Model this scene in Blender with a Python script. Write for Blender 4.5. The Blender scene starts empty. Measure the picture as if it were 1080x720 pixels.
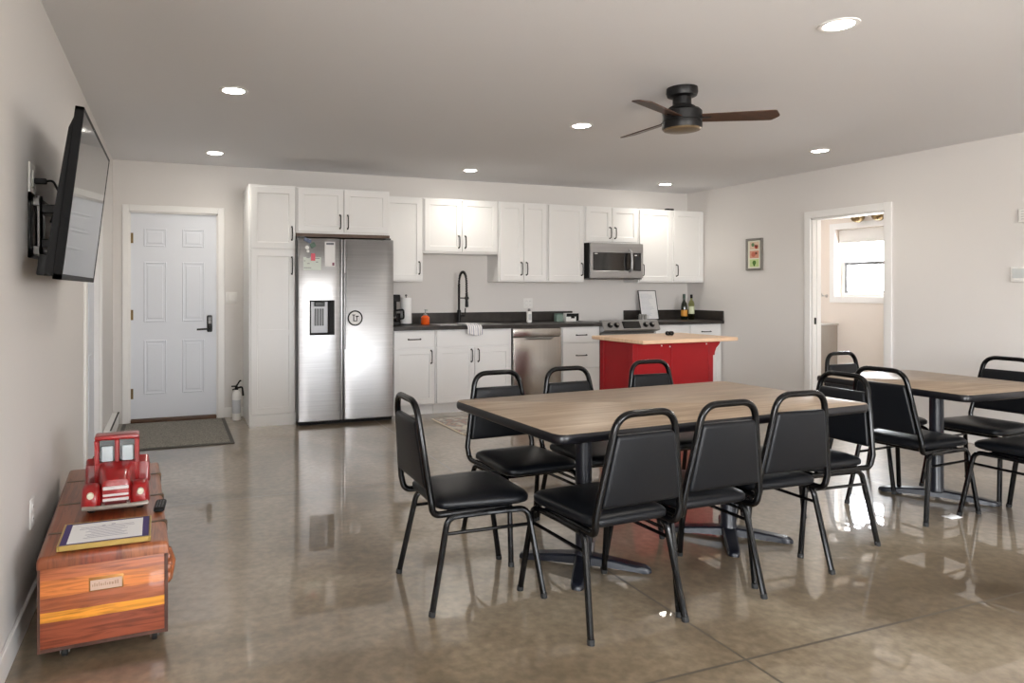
import bpy, bmesh, math, random
from mathutils import Vector, Matrix
random.seed(4)
PI = math.pi
S = bpy.context.scene
COL = S.collection

# ------------------------------------------------------------------ helpers
def lin(c):
    c = c / 255.0
    return c / 12.92 if c <= 0.04045 else ((c + 0.055) / 1.055) ** 2.4
def rgb(r, g, b):
    return (lin(r), lin(g), lin(b), 1.0)

MATS = {}
def mat(name, col, rough=0.5, metal=0.0, coat=0.0, spec=0.5, emit=None, estr=0.0, noise=None, bump=None):
    m = bpy.data.materials.new(name); m.use_nodes = True
    nt = m.node_tree; p = nt.nodes['Principled BSDF']
    p.inputs['Base Color'].default_value = col
    p.inputs['Roughness'].default_value = rough
    p.inputs['Metallic'].default_value = metal
    p.inputs['Specular IOR Level'].default_value = spec
    p.inputs['Coat Weight'].default_value = coat
    p.inputs['Coat Roughness'].default_value = 0.08
    if emit:
        p.inputs['Emission Color'].default_value = emit
        p.inputs['Emission Strength'].default_value = estr
    if noise or bump:
        tc = nt.nodes.new('ShaderNodeTexCoord')
    if noise:                       # (scale xyz, amount, detail)
        sc, amt, det = noise
        mp = nt.nodes.new('ShaderNodeMapping'); mp.inputs['Scale'].default_value = sc
        nz = nt.nodes.new('ShaderNodeTexNoise'); nz.inputs['Scale'].default_value = 1.0; nz.inputs['Detail'].default_value = det
        rp = nt.nodes.new('ShaderNodeValToRGB')
        c0 = [max(0, c * (1 - amt)) for c in col[:3]] + [1]; c1 = [min(1, c * (1 + amt)) for c in col[:3]] + [1]
        rp.color_ramp.elements[0].position = 0.3; rp.color_ramp.elements[0].color = c0
        rp.color_ramp.elements[1].position = 0.7; rp.color_ramp.elements[1].color = c1
        nt.links.new(tc.outputs['Object'], mp.inputs['Vector']); nt.links.new(mp.outputs[0], nz.inputs['Vector'])
        nt.links.new(nz.outputs['Fac'], rp.inputs['Fac']); nt.links.new(rp.outputs[0], p.inputs['Base Color'])
    if bump:                        # (scale, strength)
        nb = nt.nodes.new('ShaderNodeTexNoise'); nb.inputs['Scale'].default_value = bump[0]; nb.inputs['Detail'].default_value = 3
        bp = nt.nodes.new('ShaderNodeBump'); bp.inputs['Strength'].default_value = bump[1]; bp.inputs['Distance'].default_value = 0.002
        nt.links.new(tc.outputs['Object'], nb.inputs['Vector']); nt.links.new(nb.outputs['Fac'], bp.inputs['Height'])
        nt.links.new(bp.outputs[0], p.inputs['Normal'])
    MATS[name] = m
    return m

def obj(name, bm, m, parent=None, sharp=35):
    bmesh.ops.recalc_face_normals(bm, faces=bm.faces)
    me = bpy.data.meshes.new(name); bm.to_mesh(me); bm.free()
    for p in me.polygons: p.use_smooth = True
    me.set_sharp_from_angle(angle=math.radians(sharp))
    if isinstance(m, (list, tuple)):
        for k in m: me.materials.append(k)
    else: me.materials.append(m)
    o = bpy.data.objects.new(name, me); COL.objects.link(o)
    if parent: o.parent = parent
    return o
def thing(name, label, cat, loc=(0, 0, 0), rz=0, group=None):
    o = bpy.data.objects.new(name, None); COL.objects.link(o)
    o.empty_display_size = 0.05
    o.location = loc; o.rotation_euler = (0, 0, rz)
    return tag(o, label, cat, group)
def tag(o, label, cat, group=None):
    o['label'] = label; o['category'] = cat
    if group: o['group'] = group
    return o
def struct(o):
    o['kind'] = 'structure'; return o
def dup(root, name=None):
    r = root.copy(); COL.objects.link(r)
    for ch in list(root.children):
        c = ch.copy(); COL.objects.link(c); c.parent = r
        for g in list(ch.children):
            d = g.copy(); COL.objects.link(d); d.parent = c
    return r

NB = bmesh.new
def box(bm, x0, x1, y0, y1, z0, z1, bev=0.0, seg=2, mi=0):
    r = bmesh.ops.create_cube(bm, size=1.0)
    vs = r['verts']
    for v in vs:
        v.co = Vector(((x0 + x1) / 2 + v.co.x * (x1 - x0), (y0 + y1) / 2 + v.co.y * (y1 - y0), (z0 + z1) / 2 + v.co.z * (z1 - z0)))
    fs = list({f for v in vs for f in v.link_faces})
    for f in fs: f.material_index = mi
    if bev > 0:
        es = list({e for v in vs for e in v.link_edges})
        rr = bmesh.ops.bevel(bm, geom=es, offset=bev, segments=seg, profile=0.5, affect='EDGES', clamp_overlap=True)
        for f in rr['faces']: f.material_index = mi
    return bm
def xf(bm, M, start=0):
    bm.verts.ensure_lookup_table()
    bmesh.ops.transform(bm, matrix=M, verts=bm.verts[start:])
    return bm
def fillet(pts, rad, n=6):
    pts = [Vector(p) for p in pts]; out = [pts[0]]
    for i in range(1, len(pts) - 1):
        r = rad[i - 1] if isinstance(rad, (list, tuple)) else rad
        a, b, c = pts[i - 1], pts[i], pts[i + 1]
        u = (a - b); v = (c - b); lu, lv = u.length, v.length
        u.normalize(); v.normalize()
        ang = u.angle(v)
        if r <= 0 or ang > PI - 0.02: out.append(b); continue
        t = min(r / math.tan(ang / 2), lu * 0.49, lv * 0.49)
        p0, p1 = b + u * t, b + v * t
        for k in range(n + 1):
            s = k / n
            out.append(p0 * (1 - s) ** 2 + b * 2 * s * (1 - s) + p1 * s * s)
    out.append(pts[-1]); return out
def tube(bm, pts, r, n=10, cap=True, closed=False):
    pts = [Vector(p) for p in pts]
    rs = r if isinstance(r, (list, tuple)) else [r] * len(pts)
    N = len(pts); rings = []
    t0 = (pts[1] - pts[0]).normalized()
    up = Vector((0, 0, 1)) if abs(t0.z) < 0.9 else Vector((1, 0, 0))
    nrm = (up - t0 * up.dot(t0)).normalized()
    for i in range(N):
        if closed: t = (pts[(i + 1) % N] - pts[i - 1]).normalized()
        elif i == 0: t = t0
        elif i == N - 1: t = (pts[-1] - pts[-2]).normalized()
        else: t = ((pts[i + 1] - pts[i]).normalized() + (pts[i] - pts[i - 1]).normalized()).normalized()
        nrm = (nrm - t * nrm.dot(t)).normalized(); bi = t.cross(nrm)
        rings.append([bm.verts.new(pts[i] + (nrm * math.cos(2 * PI * k / n) + bi * math.sin(2 * PI * k / n)) * rs[i]) for k in range(n)])
    M = N if closed else N - 1
    for i in range(M):
        A, Bb = rings[i], rings[(i + 1) % N]
        for k in range(n): bm.faces.new((A[k], A[(k + 1) % n], Bb[(k + 1) % n], Bb[k]))
    if cap and not closed:
        bm.faces.new(rings[0]); bm.faces.new(rings[-1])
    return bm
def lathe(bm, prof, c=(0, 0, 0), n=28, axis='z', mi=0, cap=True):
    c = Vector(c); rings = []
    def P(r, h, a):
        x, y = r * math.cos(a), r * math.sin(a)
        if axis == 'z': return c + Vector((x, y, h))
        if axis == 'y': return c + Vector((x, h, y))
        return c + Vector((h, x, y))
    for r, h in prof:
        if r < 1e-6: rings.append([bm.verts.new(P(0, h, 0))])
        else: rings.append([bm.verts.new(P(r, h, 2 * PI * k / n)) for k in range(n)])
    fs = []
    for A, Bb in zip(rings, rings[1:]):
        for k in range(n):
            a0, a1 = A[k % len(A)], A[(k + 1) % len(A)]; b0, b1 = Bb[k % len(Bb)], Bb[(k + 1) % len(Bb)]
            vs = []
            for v in (a0, a1, b1, b0):
                if v not in vs: vs.append(v)
            if len(vs) >= 3: fs.append(bm.faces.new(vs))
    for R in ((rings[0], rings[-1]) if cap else ()):
        if len(R) > 2: fs.append(bm.faces.new(R))
    for f in fs: f.material_index = mi
    return bm
def outline(pts, rad, n=6):
    """closed 2-D polygon with rounded corners"""
    out = []; N = len(pts)
    for i in range(N):
        r = rad[i] if isinstance(rad, (list, tuple)) else rad
        a, b, c = Vector(pts[i - 1]), Vector(pts[i]), Vector(pts[(i + 1) % N])
        u = (a - b).normalized(); v = (c - b).normalized()
        if r <= 0: out.append(b); continue
        t = r / math.tan(u.angle(v) / 2)
        for k in range(n + 1):
            s = k / n
            out.append((b + u * t) * (1 - s) ** 2 + b * 2 * s * (1 - s) + (b + v * t) * s * s)
    return out
def rings3(bm, loops, cap0=True, cap1=True):
    R = [[bm.verts.new(p) for p in L] for L in loops]
    n = len(R[0])
    for A, Bb in zip(R, R[1:]):
        for k in range(n): bm.faces.new((A[k], A[(k + 1) % n], Bb[(k + 1) % n], Bb[k]))
    if cap0: bm.faces.new(R[0])
    if cap1: bm.faces.new(R[-1])
    return bm
def inset2(pts, d):
    c = sum(pts, Vector((0, 0))) / len(pts)
    hx = max(abs(p.x - c.x) for p in pts); hy = max(abs(p.y - c.y) for p in pts)
    return [Vector((c.x + (p.x - c.x) * (hx - d) / hx, c.y + (p.y - c.y) * (hy - d) / hy)) for p in pts]
def slab(bm, pts2, z0, z1, bev=0.004):
    """rounded outline extruded in z with softened rims"""
    L = []
    for d, z in ((bev, z0), (0, z0 + bev), (0, z1 - bev), (bev, z1)):
        q = inset2(pts2, d) if d else pts2
        L.append([Vector((p.x, p.y, z)) for p in q])
    return rings3(bm, L)
def rect(x0, x1, y0, y1): return [(x0, y0), (x1, y0), (x1, y1), (x0, y1)]

# ------------------------------------------------------------------ materials
wall_m   = mat('wall_paint', rgb(216, 213, 210), 0.75, bump=(90, 0.08))
ceil_m   = mat('ceiling_paint', rgb(226, 226, 228), 0.85, bump=(60, 0.25))
trim_m   = mat('white_trim', rgb(232, 231, 229), 0.4)
door_m   = mat('door_paint', rgb(218, 222, 229), 0.4)
cab_m    = mat('cabinet_white', rgb(230, 230, 229), 0.38)
blk_m    = mat('black_metal', rgb(12, 11, 12), 0.42, 0.0, spec=0.35)
vinyl_m  = mat('black_vinyl', rgb(11, 13, 17), 0.38, 0, spec=0.27, bump=(220, 0.12))
frame_m  = mat('black_gloss_enamel', rgb(5, 5, 6), 0.17, 0, spec=0.3, coat=0.0)
ped_m    = mat('pedestal_enamel', rgb(17, 19, 27), 0.34, 0, spec=0.4, coat=0.05)
rub_m    = mat('black_rubber', rgb(22, 22, 22), 0.7)
edge_m   = mat('table_edge', rgb(15, 15, 19), 0.3, spec=0.4)
steel_m  = mat('stainless', rgb(176, 176, 177), 0.36, 1.0, noise=((2, 2, 90), 0.06, 2))
steel2_m = mat('stainless_dark', rgb(120, 119, 118), 0.3, 1.0)
chrome_m = mat('chrome', rgb(205, 205, 205), 0.15, 1.0)
bglass_m = mat('black_glass', rgb(14, 14, 15), 0.06, 0, coat=0.5)
count_m  = mat('dark_laminate', rgb(48, 44, 41), 0.38, spec=0.35, noise=((9, 9, 9), 0.35, 6))
red_m    = mat('island_red', rgb(150, 5, 16), 0.42, spec=0.35)
butch_m  = mat('butcher_block', rgb(218, 184, 152), 0.42, noise=((3, 40, 6), 0.14, 4))
paper_m  = mat('white_paper', rgb(232, 232, 232), 0.7)
ink_m    = mat('grey_ink', rgb(120, 122, 130), 0.7)
black_m  = mat('flat_black', rgb(11, 11, 12), 0.6, spec=0.3)
brown_m  = mat('brown_wood', rgb(84, 58, 40), 0.5, noise=((3, 3, 30), 0.25, 4))
plast_m  = mat('white_plastic', rgb(230, 229, 226), 0.35)
bronze_m = mat('bronze', rgb(112, 92, 60), 0.4, 0.7)
mat_m    = mat('mat_pile', rgb(124, 120, 112), 0.95, noise=((110, 110, 110), 0.5, 2), bump=(120, 0.3))
matb_m   = mat('mat_border', rgb(78, 75, 70), 0.8)
emit_m   = mat('lamp_lens', rgb(255, 250, 240), 0.5, emit=(1.0, 0.95, 0.86, 1), estr=70.0)
blade_m  = mat('blade_walnut', rgb(66, 40, 24), 0.45, noise=((4, 40, 4), 0.3, 4))
lens_m   = mat('fan_lens', rgb(110, 92, 66), 0.35)
glassclear_m = None

def node_mat(name):
    m = bpy.data.materials.new(name); m.use_nodes = True
    return m, m.node_tree, m.node_tree.nodes['Principled BSDF']
def glass(name, col, rough=0.02, ior=1.45):
    m, nt, p = node_mat(name)
    p.inputs['Base Color'].default_value = col; p.inputs['Roughness'].default_value = rough
    p.inputs['Transmission Weight'].default_value = 1.0; p.inputs['IOR'].default_value = ior
    return m
amber_m = mat('amber_soap', rgb(232, 92, 26), 0.12, coat=0.5)
clear_m = glass('clear_bottle_glass', rgb(216, 222, 150), 0.05, 1.15)
dkbot_m = mat('dark_bottle_glass', rgb(22, 30, 18), 0.1, coat=0.4)

# polished concrete floor: mottled stain, hairline cracks, saw-cut joints
def floor_material():
    m, nt, p = node_mat('polished_concrete')
    N, L = nt.nodes, nt.links
    tc = N.new('ShaderNodeTexCoord')
    n1 = N.new('ShaderNodeTexNoise'); n1.inputs['Scale'].default_value = 0.9; n1.inputs['Detail'].default_value = 8; n1.inputs['Roughness'].default_value = 0.62
    n1.inputs['Distortion'].default_value = 0.6
    n2 = N.new('ShaderNodeTexNoise'); n2.inputs['Scale'].default_value = 26; n2.inputs['Detail'].default_value = 6
    L.new(tc.outputs['Object'], n1.inputs['Vector']); L.new(tc.outputs['Object'], n2.inputs['Vector'])
    r1 = N.new('ShaderNodeValToRGB'); e = r1.color_ramp.elements
    e[0].position = 0.30; e[0].color = rgb(84, 70, 51); e[1].position = 0.72; e[1].color = rgb(172, 158, 136)
    k = e.new(0.5); k.color = rgb(132, 117, 96)
    L.new(n1.outputs['Fac'], r1.inputs['Fac'])
    r2 = N.new('ShaderNodeValToRGB'); e = r2.color_ramp.elements
    e[0].position = 0.35; e[0].color = (0.76, 0.75, 0.74, 1); e[1].position = 0.65; e[1].color = (1.1, 1.1, 1.1, 1)
    L.new(n2.outputs['Fac'], r2.inputs['Fac'])
    mx = N.new('ShaderNodeMix'); mx.data_type = 'RGBA'; mx.blend_type = 'MULTIPLY'; mx.inputs['Factor'].default_value = 1.0
    L.new(r1.outputs[0], mx.inputs['A']); L.new(r2.outputs[0], mx.inputs['B'])
    sep = N.new('ShaderNodeSeparateXYZ'); L.new(tc.outputs['Object'], sep.inputs[0])
    def joint(axis, origin):
        a = N.new('ShaderNodeMath'); a.operation = 'ADD'; a.inputs[1].default_value = -origin + 256.0
        L.new(sep.outputs[axis], a.inputs[0])
        w = N.new('ShaderNodeMath'); w.operation = 'PINGPONG'; w.inputs[1].default_value = 1.28
        L.new(a.outputs[0], w.inputs[0])
        c = N.new('ShaderNodeMath'); c.operation = 'LESS_THAN'; c.inputs[1].default_value = 0.0055
        L.new(w.outputs[0], c.inputs[0]); return c
    jx, jy = joint('X', 1.888), joint('Y', 1.88)
    mxj = N.new('ShaderNodeMath'); mxj.operation = 'MAXIMUM'; L.new(jx.outputs[0], mxj.inputs[0]); L.new(jy.outputs[0], mxj.inputs[1])
    fin = N.new('ShaderNodeMix'); fin.data_type = 'RGBA'; fin.inputs['B'].default_value = rgb(84, 76, 66)
    L.new(mxj.outputs[0], fin.inputs['Factor']); L.new(mx.outputs['Result'], fin.inputs['A'])
    L.new(fin.outputs['Result'], p.inputs['Base Color'])
    # roughness: slightly wavy sealer
    rr = N.new('ShaderNodeMapRange'); rr.inputs['To Min'].default_value = 0.30; rr.inputs['To Max'].default_value = 0.36
    L.new(n1.outputs['Fac'], rr.inputs['Value']); L.new(rr.outputs[0], p.inputs['Roughness'])
    p.inputs['Specular IOR Level'].default_value = 0.6
    inv = N.new('ShaderNodeMath'); inv.operation = 'SUBTRACT'; inv.inputs[0].default_value = 1.0; L.new(mxj.outputs[0], inv.inputs[1]); L.new(inv.outputs[0], p.inputs['Coat Weight'])
    p.inputs['Coat Weight'].default_value = 1.0; p.inputs['Coat Roughness'].default_value = 0.025; p.inputs['Coat IOR'].default_value = 1.66
    n3 = N.new('ShaderNodeTexNoise'); n3.inputs['Scale'].default_value = 2.2; n3.inputs['Detail'].default_value = 1
    L.new(tc.outputs['Object'], n3.inputs['Vector'])
    bp = N.new('ShaderNodeBump'); bp.inputs['Strength'].default_value = 0.03; bp.inputs['Distance'].default_value = 0.004
    L.new(n3.outputs['Fac'], bp.inputs['Height']); L.new(bp.outputs[0], p.inputs['Coat Normal'])
    return m
floor_m = floor_material()

def laminate_material():
    m, nt, p = node_mat('walnut_laminate')
    N, L = nt.nodes, nt.links
    tc = N.new('ShaderNodeTexCoord'); mp = N.new('ShaderNodeMapping'); mp.inputs['Scale'].default_value = (1.4, 16, 1)
    nz = N.new('ShaderNodeTexNoise'); nz.inputs['Scale'].default_value = 1.6; nz.inputs['Detail'].default_value = 6; nz.inputs['Distortion'].default_value = 0.8
    rp = N.new('ShaderNodeValToRGB'); e = rp.color_ramp.elements
    e[0].position = 0.3; e[0].color = rgb(126, 107, 88); e[1].position = 0.72; e[1].color = rgb(166, 145, 122)
    L.new(tc.outputs['Object'], mp.inputs[0]); L.new(mp.outputs[0], nz.inputs['Vector']); L.new(nz.outputs['Fac'], rp.inputs['Fac'])
    L.new(rp.outputs[0], p.inputs['Base Color']); p.inputs['Roughness'].default_value = 0.38
    return m
lam_m = laminate_material()

def cedar_material(name, bands):
    m, nt, p = node_mat(name)
    N, L = nt.nodes, nt.links
    tc = N.new('ShaderNodeTexCoord'); sep = N.new('ShaderNodeSeparateXYZ'); L.new(tc.outputs['Object'], sep.inputs[0])
    mp = N.new('ShaderNodeMapping'); mp.inputs['Scale'].default_value = (2.2, 2.2, 34) if bands == 'z' else (30, 2.0, 4)
    nz = N.new('ShaderNodeTexNoise'); nz.inputs['Scale'].default_value = 1.5; nz.inputs['Detail'].default_value = 7; nz.inputs['Distortion'].default_value = 1.4
    L.new(tc.outputs['Object'], mp.inputs[0]); L.new(mp.outputs[0], nz.inputs['Vector'])
    g = N.new('ShaderNodeValToRGB'); e = g.color_ramp.elements
    e[0].position = 0.28; e[0].color = (0.34, 0.26, 0.24, 1); e[1].position = 0.56; e[1].color = (1.10, 1.06, 1.0, 1)
    L.new(nz.outputs['Fac'], g.inputs['Fac'])
    wob = N.new('ShaderNodeTexNoise'); wob.inputs['Scale'].default_value = 3; L.new(tc.outputs['Object'], wob.inputs['Vector'])
    ma = N.new('ShaderNodeMath'); ma.operation = 'MULTIPLY_ADD'; ma.inputs[1].default_value = 0.02
    L.new(wob.outputs['Fac'], ma.inputs[0]); L.new(sep.outputs['Z' if bands == 'z' else 'X'], ma.inputs[2])
    mr = N.new('ShaderNodeMapRange')
    if bands == 'z': mr.inputs['From Min'].default_value = 0.05; mr.inputs['From Max'].default_value = 0.40
    else: mr.inputs['From Min'].default_value = -0.22; mr.inputs['From Max'].default_value = 0.24
    L.new(ma.outputs[0], mr.inputs['Value'])
    b = N.new('ShaderNodeValToRGB'); b.color_ramp.interpolation = 'CONSTANT'
    e = b.color_ramp.elements
    if bands == 'z':
        e[0].position = 0; e[0].color = rgb(150, 80, 58); e[1].position = 0.30; e[1].color = rgb(228, 156, 58)
        for pos, c in ((0.40, rgb(164, 92, 58)), (0.55, rgb(206, 124, 62)), (0.72, rgb(180, 104, 66)), (0.86, rgb(192, 118, 74))):
            k = e.new(pos); k.color = c
    else:
        e[0].position = 0; e[0].color = rgb(126, 68, 38); e[1].position = 0.33; e[1].color = rgb(136, 62, 34)
        k = e.new(0.62); k.color = rgb(154, 92, 58)
    L.new(mr.outputs[0], b.inputs['Fac'])
    mx = N.new('ShaderNodeMix'); mx.data_type = 'RGBA'; mx.blend_type = 'MULTIPLY'; mx.inputs['Factor'].default_value = 0.85
    L.new(b.outputs[0], mx.inputs['A']); L.new(g.outputs[0], mx.inputs['B'])
    L.new(mx.outputs['Result'], p.inputs['Base Color'])
    p.inputs['Roughness'].default_value = 0.34; p.inputs['Coat Weight'].default_value = 0.25
    return m
cedar_m = cedar_material('cedar_body', 'z'); cedlid_m = cedar_material('cedar_lid', 'x')

def rug_material():
    m, nt, p = node_mat('faded_rug'); N, L = nt.nodes, nt.links
    tc = N.new('ShaderNodeTexCoord')
    vo = N.new('ShaderNodeTexVoronoi'); vo.inputs['Scale'].default_value = 9
    nz = N.new('ShaderNodeTexNoise'); nz.inputs['Scale'].default_value = 14; nz.inputs['Detail'].default_value = 6
    L.new(tc.outputs['Object'], vo.inputs['Vector']); L.new(tc.outputs['Object'], nz.inputs['Vector'])
    ad = N.new('ShaderNodeMath'); ad.operation = 'MULTIPLY_ADD'; ad.inputs[1].default_value = 0.55
    L.new(vo.outputs['Distance'], ad.inputs[0]); L.new(nz.outputs['Fac'], ad.inputs[2])
    rp = N.new('ShaderNodeValToRGB'); e = rp.color_ramp.elements
    e[0].position = 0.42; e[0].color = rgb(84, 80, 80); e[1].position = 0.95; e[1].color = rgb(200, 194, 184)
    for pos, c in ((0.56, rgb(176, 168, 152)), (0.66, rgb(178, 146, 136)), (0.76, rgb(146, 142, 138))):
        k = e.new(pos); k.color = c
    L.new(ad.outputs[0], rp.inputs['Fac']); L.new(rp.outputs[0], p.inputs['Base Color']); p.inputs['Roughness'].default_value = 0.95
    return m
rug_m = rug_material()
rugb_m = mat('rug_binding', rgb(214, 204, 184), 0.9)

# ------------------------------------------------------------------ room shell
XL, XR, YB, YF, ZC = -0.53, 6.34, 7.30, -3.60, 2.55
T = 0.12
bm = NB(); box(bm, XL - T, 8.1, YF - T, 7.6, -0.1, 0.0); struct(obj('floor', bm, floor_m))
bm = NB(); box(bm, XL - T, 8.1, YF - T, 7.6, ZC, ZC + 0.1); struct(obj('ceiling', bm, ceil_m))

def wall_with_holes(name, axis, pos0, pos1, a0, a1, holes, m=wall_m):
    """axis 'x': the wall runs along x between a0..a1, thickness pos0..pos1 in y; holes (h0,h1,z0,z1)"""
    bm = NB()
    cuts = sorted({a0, a1, *[h for H in holes for h in H[:2]]})
    for u0, u1 in zip(cuts, cuts[1:]):
        segs = [(0.0, ZC)]
        for h in holes:
            if h[0] <= u0 + 1e-6 and h[1] >= u1 - 1e-6:
                segs = [(0.0, h[2]), (h[3], ZC)]
        for z0, z1 in segs:
            if z1 - z0 < 1e-4: continue
            if axis == 'x': box(bm, u0, u1, pos0, pos1, z0, z1)
            else: box(bm, pos0, pos1, u0, u1, z0, z1)
    bmesh.ops.remove_doubles(bm, verts=bm.verts, dist=1e-5)
    return struct(obj(name, bm, m))
DW0, DW1, DWH = 4.615, 5.425, 2.05                  # bathroom doorway in the right wall
FW = [(2.0, 4.2, 0.85, 2.10)]  # added window opening behind the camera, to light the room
LW = [(-3.4, -1.95, 0.45, 2.20), (-1.7, -0.25, 0.45, 2.20)]  # added side openings, out of view, to bring in more daylight
wall_with_holes('wall_back', 'x', YB, YB + T, XL - T, XR + T, [(-0.385, 0.437, 0.0, 2.06)])
wall_with_holes('wall_left', 'y', XL - T, XL, YF, YB, [(5.02, 5.98, 0.0, 2.06)] + LW)
wall_with_holes('wall_right', 'y', XR, XR + T, YF, YB, [(DW0, DW1, 0.0, DWH)])
wall_with_holes('wall_front', 'x', YF - T, YF, XL - T, XR + T, FW)

# bathroom beyond the doorway
bath_m = mat('bathroom_paint', rgb(226, 216, 206), 0.75)
BX = 7.85
BW0, BW1, BZ0, BZ1 = 5.20, 6.36, 1.21, 2.05          # window opening in its far wall
wall_with_holes('wall_bathroom_far', 'y', BX, BX + 0.16, 3.6, 7.42, [(BW0, BW1, BZ0, BZ1)], bath_m)
wall_with_holes('wall_bathroom_back', 'x', 7.30, 7.42, XR + T, BX, [], bath_m)
wall_with_holes('wall_bathroom_front', 'x', 3.48, 3.6, XR + T, BX + 0.16, [], bath_m)

# bathroom window: white casing, deep reveal, double-hung sash, folded shade
bm = NB()
box(bm, BX - 0.018, BX, BW0 - 0.075, BW0, BZ0 - 0.075, BZ1 + 0.075)
box(bm, BX - 0.018, BX, BW1, BW1 + 0.075, BZ0 - 0.075, BZ1 + 0.075)
box(bm, BX - 0.018, BX, BW0, BW1, BZ1, BZ1 + 0.075)
box(bm, BX - 0.018, BX, BW0, BW1, BZ0 - 0.075, BZ0)
win = struct(obj('window_1', bm, trim_m))
bm = NB()
for (y0, y1, z0, z1) in ((BW0, BW0 + 0.05, BZ0, BZ1), (BW1 - 0.05, BW1, BZ0, BZ1), (BW0 + 0.05, BW1 - 0.05, BZ0, BZ0 + 0.045), (BW0 + 0.05, BW1 - 0.05, BZ1 - 0.05, BZ1)):
    box(bm, BX + 0.10, BX + 0.15, y0, y1, z0, z1)
obj('window_frame', bm, trim_m, win)
bm = NB()
box(bm, BX + 0.09, BX + 0.118, BW0 + 0.05, BW1 - 0.05, 1.60, 1.64)
box(bm, BX + 0.095, BX + 0.118, BW1 - 0.078, BW1 - 0.051, BZ0 + 0.046, 1.599)
box(bm, BX + 0.095, BX + 0.118, BW0 + 0.05, BW1 - 0.079, BZ0 + 0.046, BZ0 + 0.07)
box(bm, BX + 0.09, BX + 0.11, 5.72, 5.80, 1.635, 1.65)
obj('sash_rail', bm, mat('sash_grey', rgb(120, 122, 126), 0.4), win)
bm = NB(); box(bm, BX + 0.12, BX + 0.124, BW0 + 0.05, BW1 - 0.05, BZ0 + 0.045, BZ1 - 0.05)
gp, gnt, gpn = node_mat('window_glass')
_mx = gnt.nodes.new('ShaderNodeMixShader'); _tr = gnt.nodes.new('ShaderNodeBsdfTransparent'); _gl = gnt.nodes.new('ShaderNodeBsdfGlossy')
_gl.inputs['Roughness'].default_value = 0.02; _mx.inputs[0].default_value = 0.06
gnt.links.new(_tr.outputs[0], _mx.inputs[1]); gnt.links.new(_gl.outputs[0], _mx.inputs[2])
gnt.links.new(_mx.outputs[0], gnt.nodes['Material Output'].inputs[0])
obj('pane', bm, gp, win)
bm = NB()
box(bm, BX + 0.045, BX + 0.09, BW0 + 0.008, BW1 - 0.008, 1.90, 2.04, 0.01)
box(bm, BX + 0.045, BX + 0.09, BW0 + 0.005, BW1 - 0.005, 1.875, 1.90, 0.004)
sh = obj('window_shade', bm, mat('shade_fabric', rgb(226, 224, 220), 0.8))
tag(sh, 'white shade raised to the top of the bathroom window', 'window shade')

# added front-wall window behind the camera, unseen daylight source: mullioned frame
for i, (x0, x1, z0, z1) in enumerate(FW):
    bm = NB()
    for (a, b, c, d) in ((x0, x0 + .05, z0, z1), (x1 - .05, x1, z0, z1), (x0 + .05, x1 - .05, z0, z0 + .05), (x0 + .05, x1 - .05, z1 - .05, z1), ((x0 + x1) / 2 - .03, (x0 + x1) / 2 + .03, z0, z1)):
        box(bm, a, b, YF - 0.09, YF - 0.03, c, d)
    struct(obj('window_%d' % (i + 2), bm, trim_m))

for i, (y0, y1, z0, z1) in enumerate(LW):  # frames for the added left-wall windows, out of view
    bm = NB()
    for (a, b, c, d) in ((y0, y0 + .05, z0, z1), (y1 - .05, y1, z0, z1), (y0 + .05, y1 - .05, z0, z0 + .05), (y0 + .05, y1 - .05, z1 - .05, z1), ((y0 + y1) / 2 - .03, (y0 + y1) / 2 + .03, z0, z1)):
        box(bm, XL - 0.09, XL - 0.03, a, b, c, d)
    struct(obj('window_%d' % (i + 2 + len(FW)), bm, trim_m))

# entry door in the back wall
def casing(bm, axis, p0, p1, a0, a1, h, w=0.062):
    for (u0, u1, z0, z1) in ((a0 - w, a0, 0, h + w), (a1, a1 + w, 0, h + w), (a0, a1, h, h + w)):
        if axis == 'x': box(bm, u0, u1, p0, p1, z0, z1, 0.003, 1)
        else: box(bm, p0, p1, u0, u1, z0, z1, 0.003, 1)
def panel_door(bm, x0, x1, yf, th, z0, z1, cols, rows):
    """slab with raised six-panel front facing -y"""
    box(bm, x0, x1, yf, yf + th, z0, z1)
    for (a, b) in cols:
        for (c, d) in rows:
            for dd, dy0, dy1 in ((0.0, 0.0, 0.007),):
                # moulding ring: outer bead then raised field
                fr = 0.016
                for (u0, u1, w0, w1) in ((a, a + fr, c, d), (b - fr, b, c, d), (a + fr, b - fr, c, c + fr), (a + fr, b - fr, d - fr, d)):
                    box(bm, u0, u1, yf - 0.007, yf + 0.001, w0, w1, 0.004, 1)
                box(bm, a + 0.034, b - 0.034, yf - 0.006, yf + 0.001, c + 0.034, d - 0.034, 0.005, 1)
bm = NB(); panel_door(bm, -0.372, 0.425, YB + 0.022, 0.044, 0.035, 2.045, [(-0.255, -0.045), (0.10, 0.31)], [(1.72, 1.90), (0.98, 1.57), (0.27, 0.80)])
d1 = struct(obj('door_1', bm, door_m))
bm = NB(); casing(bm, 'x', YB - 0.018, YB, -0.385, 0.437, 2.06); box(bm, -0.385, -0.372, YB, YB + 0.09, 0, 2.06); box(bm, 0.425, 0.437, YB, YB + 0.09, 0, 2.06); box(bm, -0.385, 0.437, YB, YB + 0.09, 2.046, 2.06)
obj('door_frame', bm, trim_m, d1)
for z in (1.80, 1.05, 0.28):
    bm = NB(); lathe(bm, [(0.0075, -0.05), (0.0075, 0.05)], (-0.378, YB + 0.008, z), 10); box(bm, -0.378, -0.35, YB + 0.017, YB + 0.0215, z - 0.05, z + 0.05)
    obj('hinge', bm, bronze_m, d1)
bm = NB(); box(bm, 0.333, 0.385, YB - 0.006, YB + 0.0215, 0.87, 1.04, 0.012, 3)
hd = obj('door_handle', bm, blk_m, d1)
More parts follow.
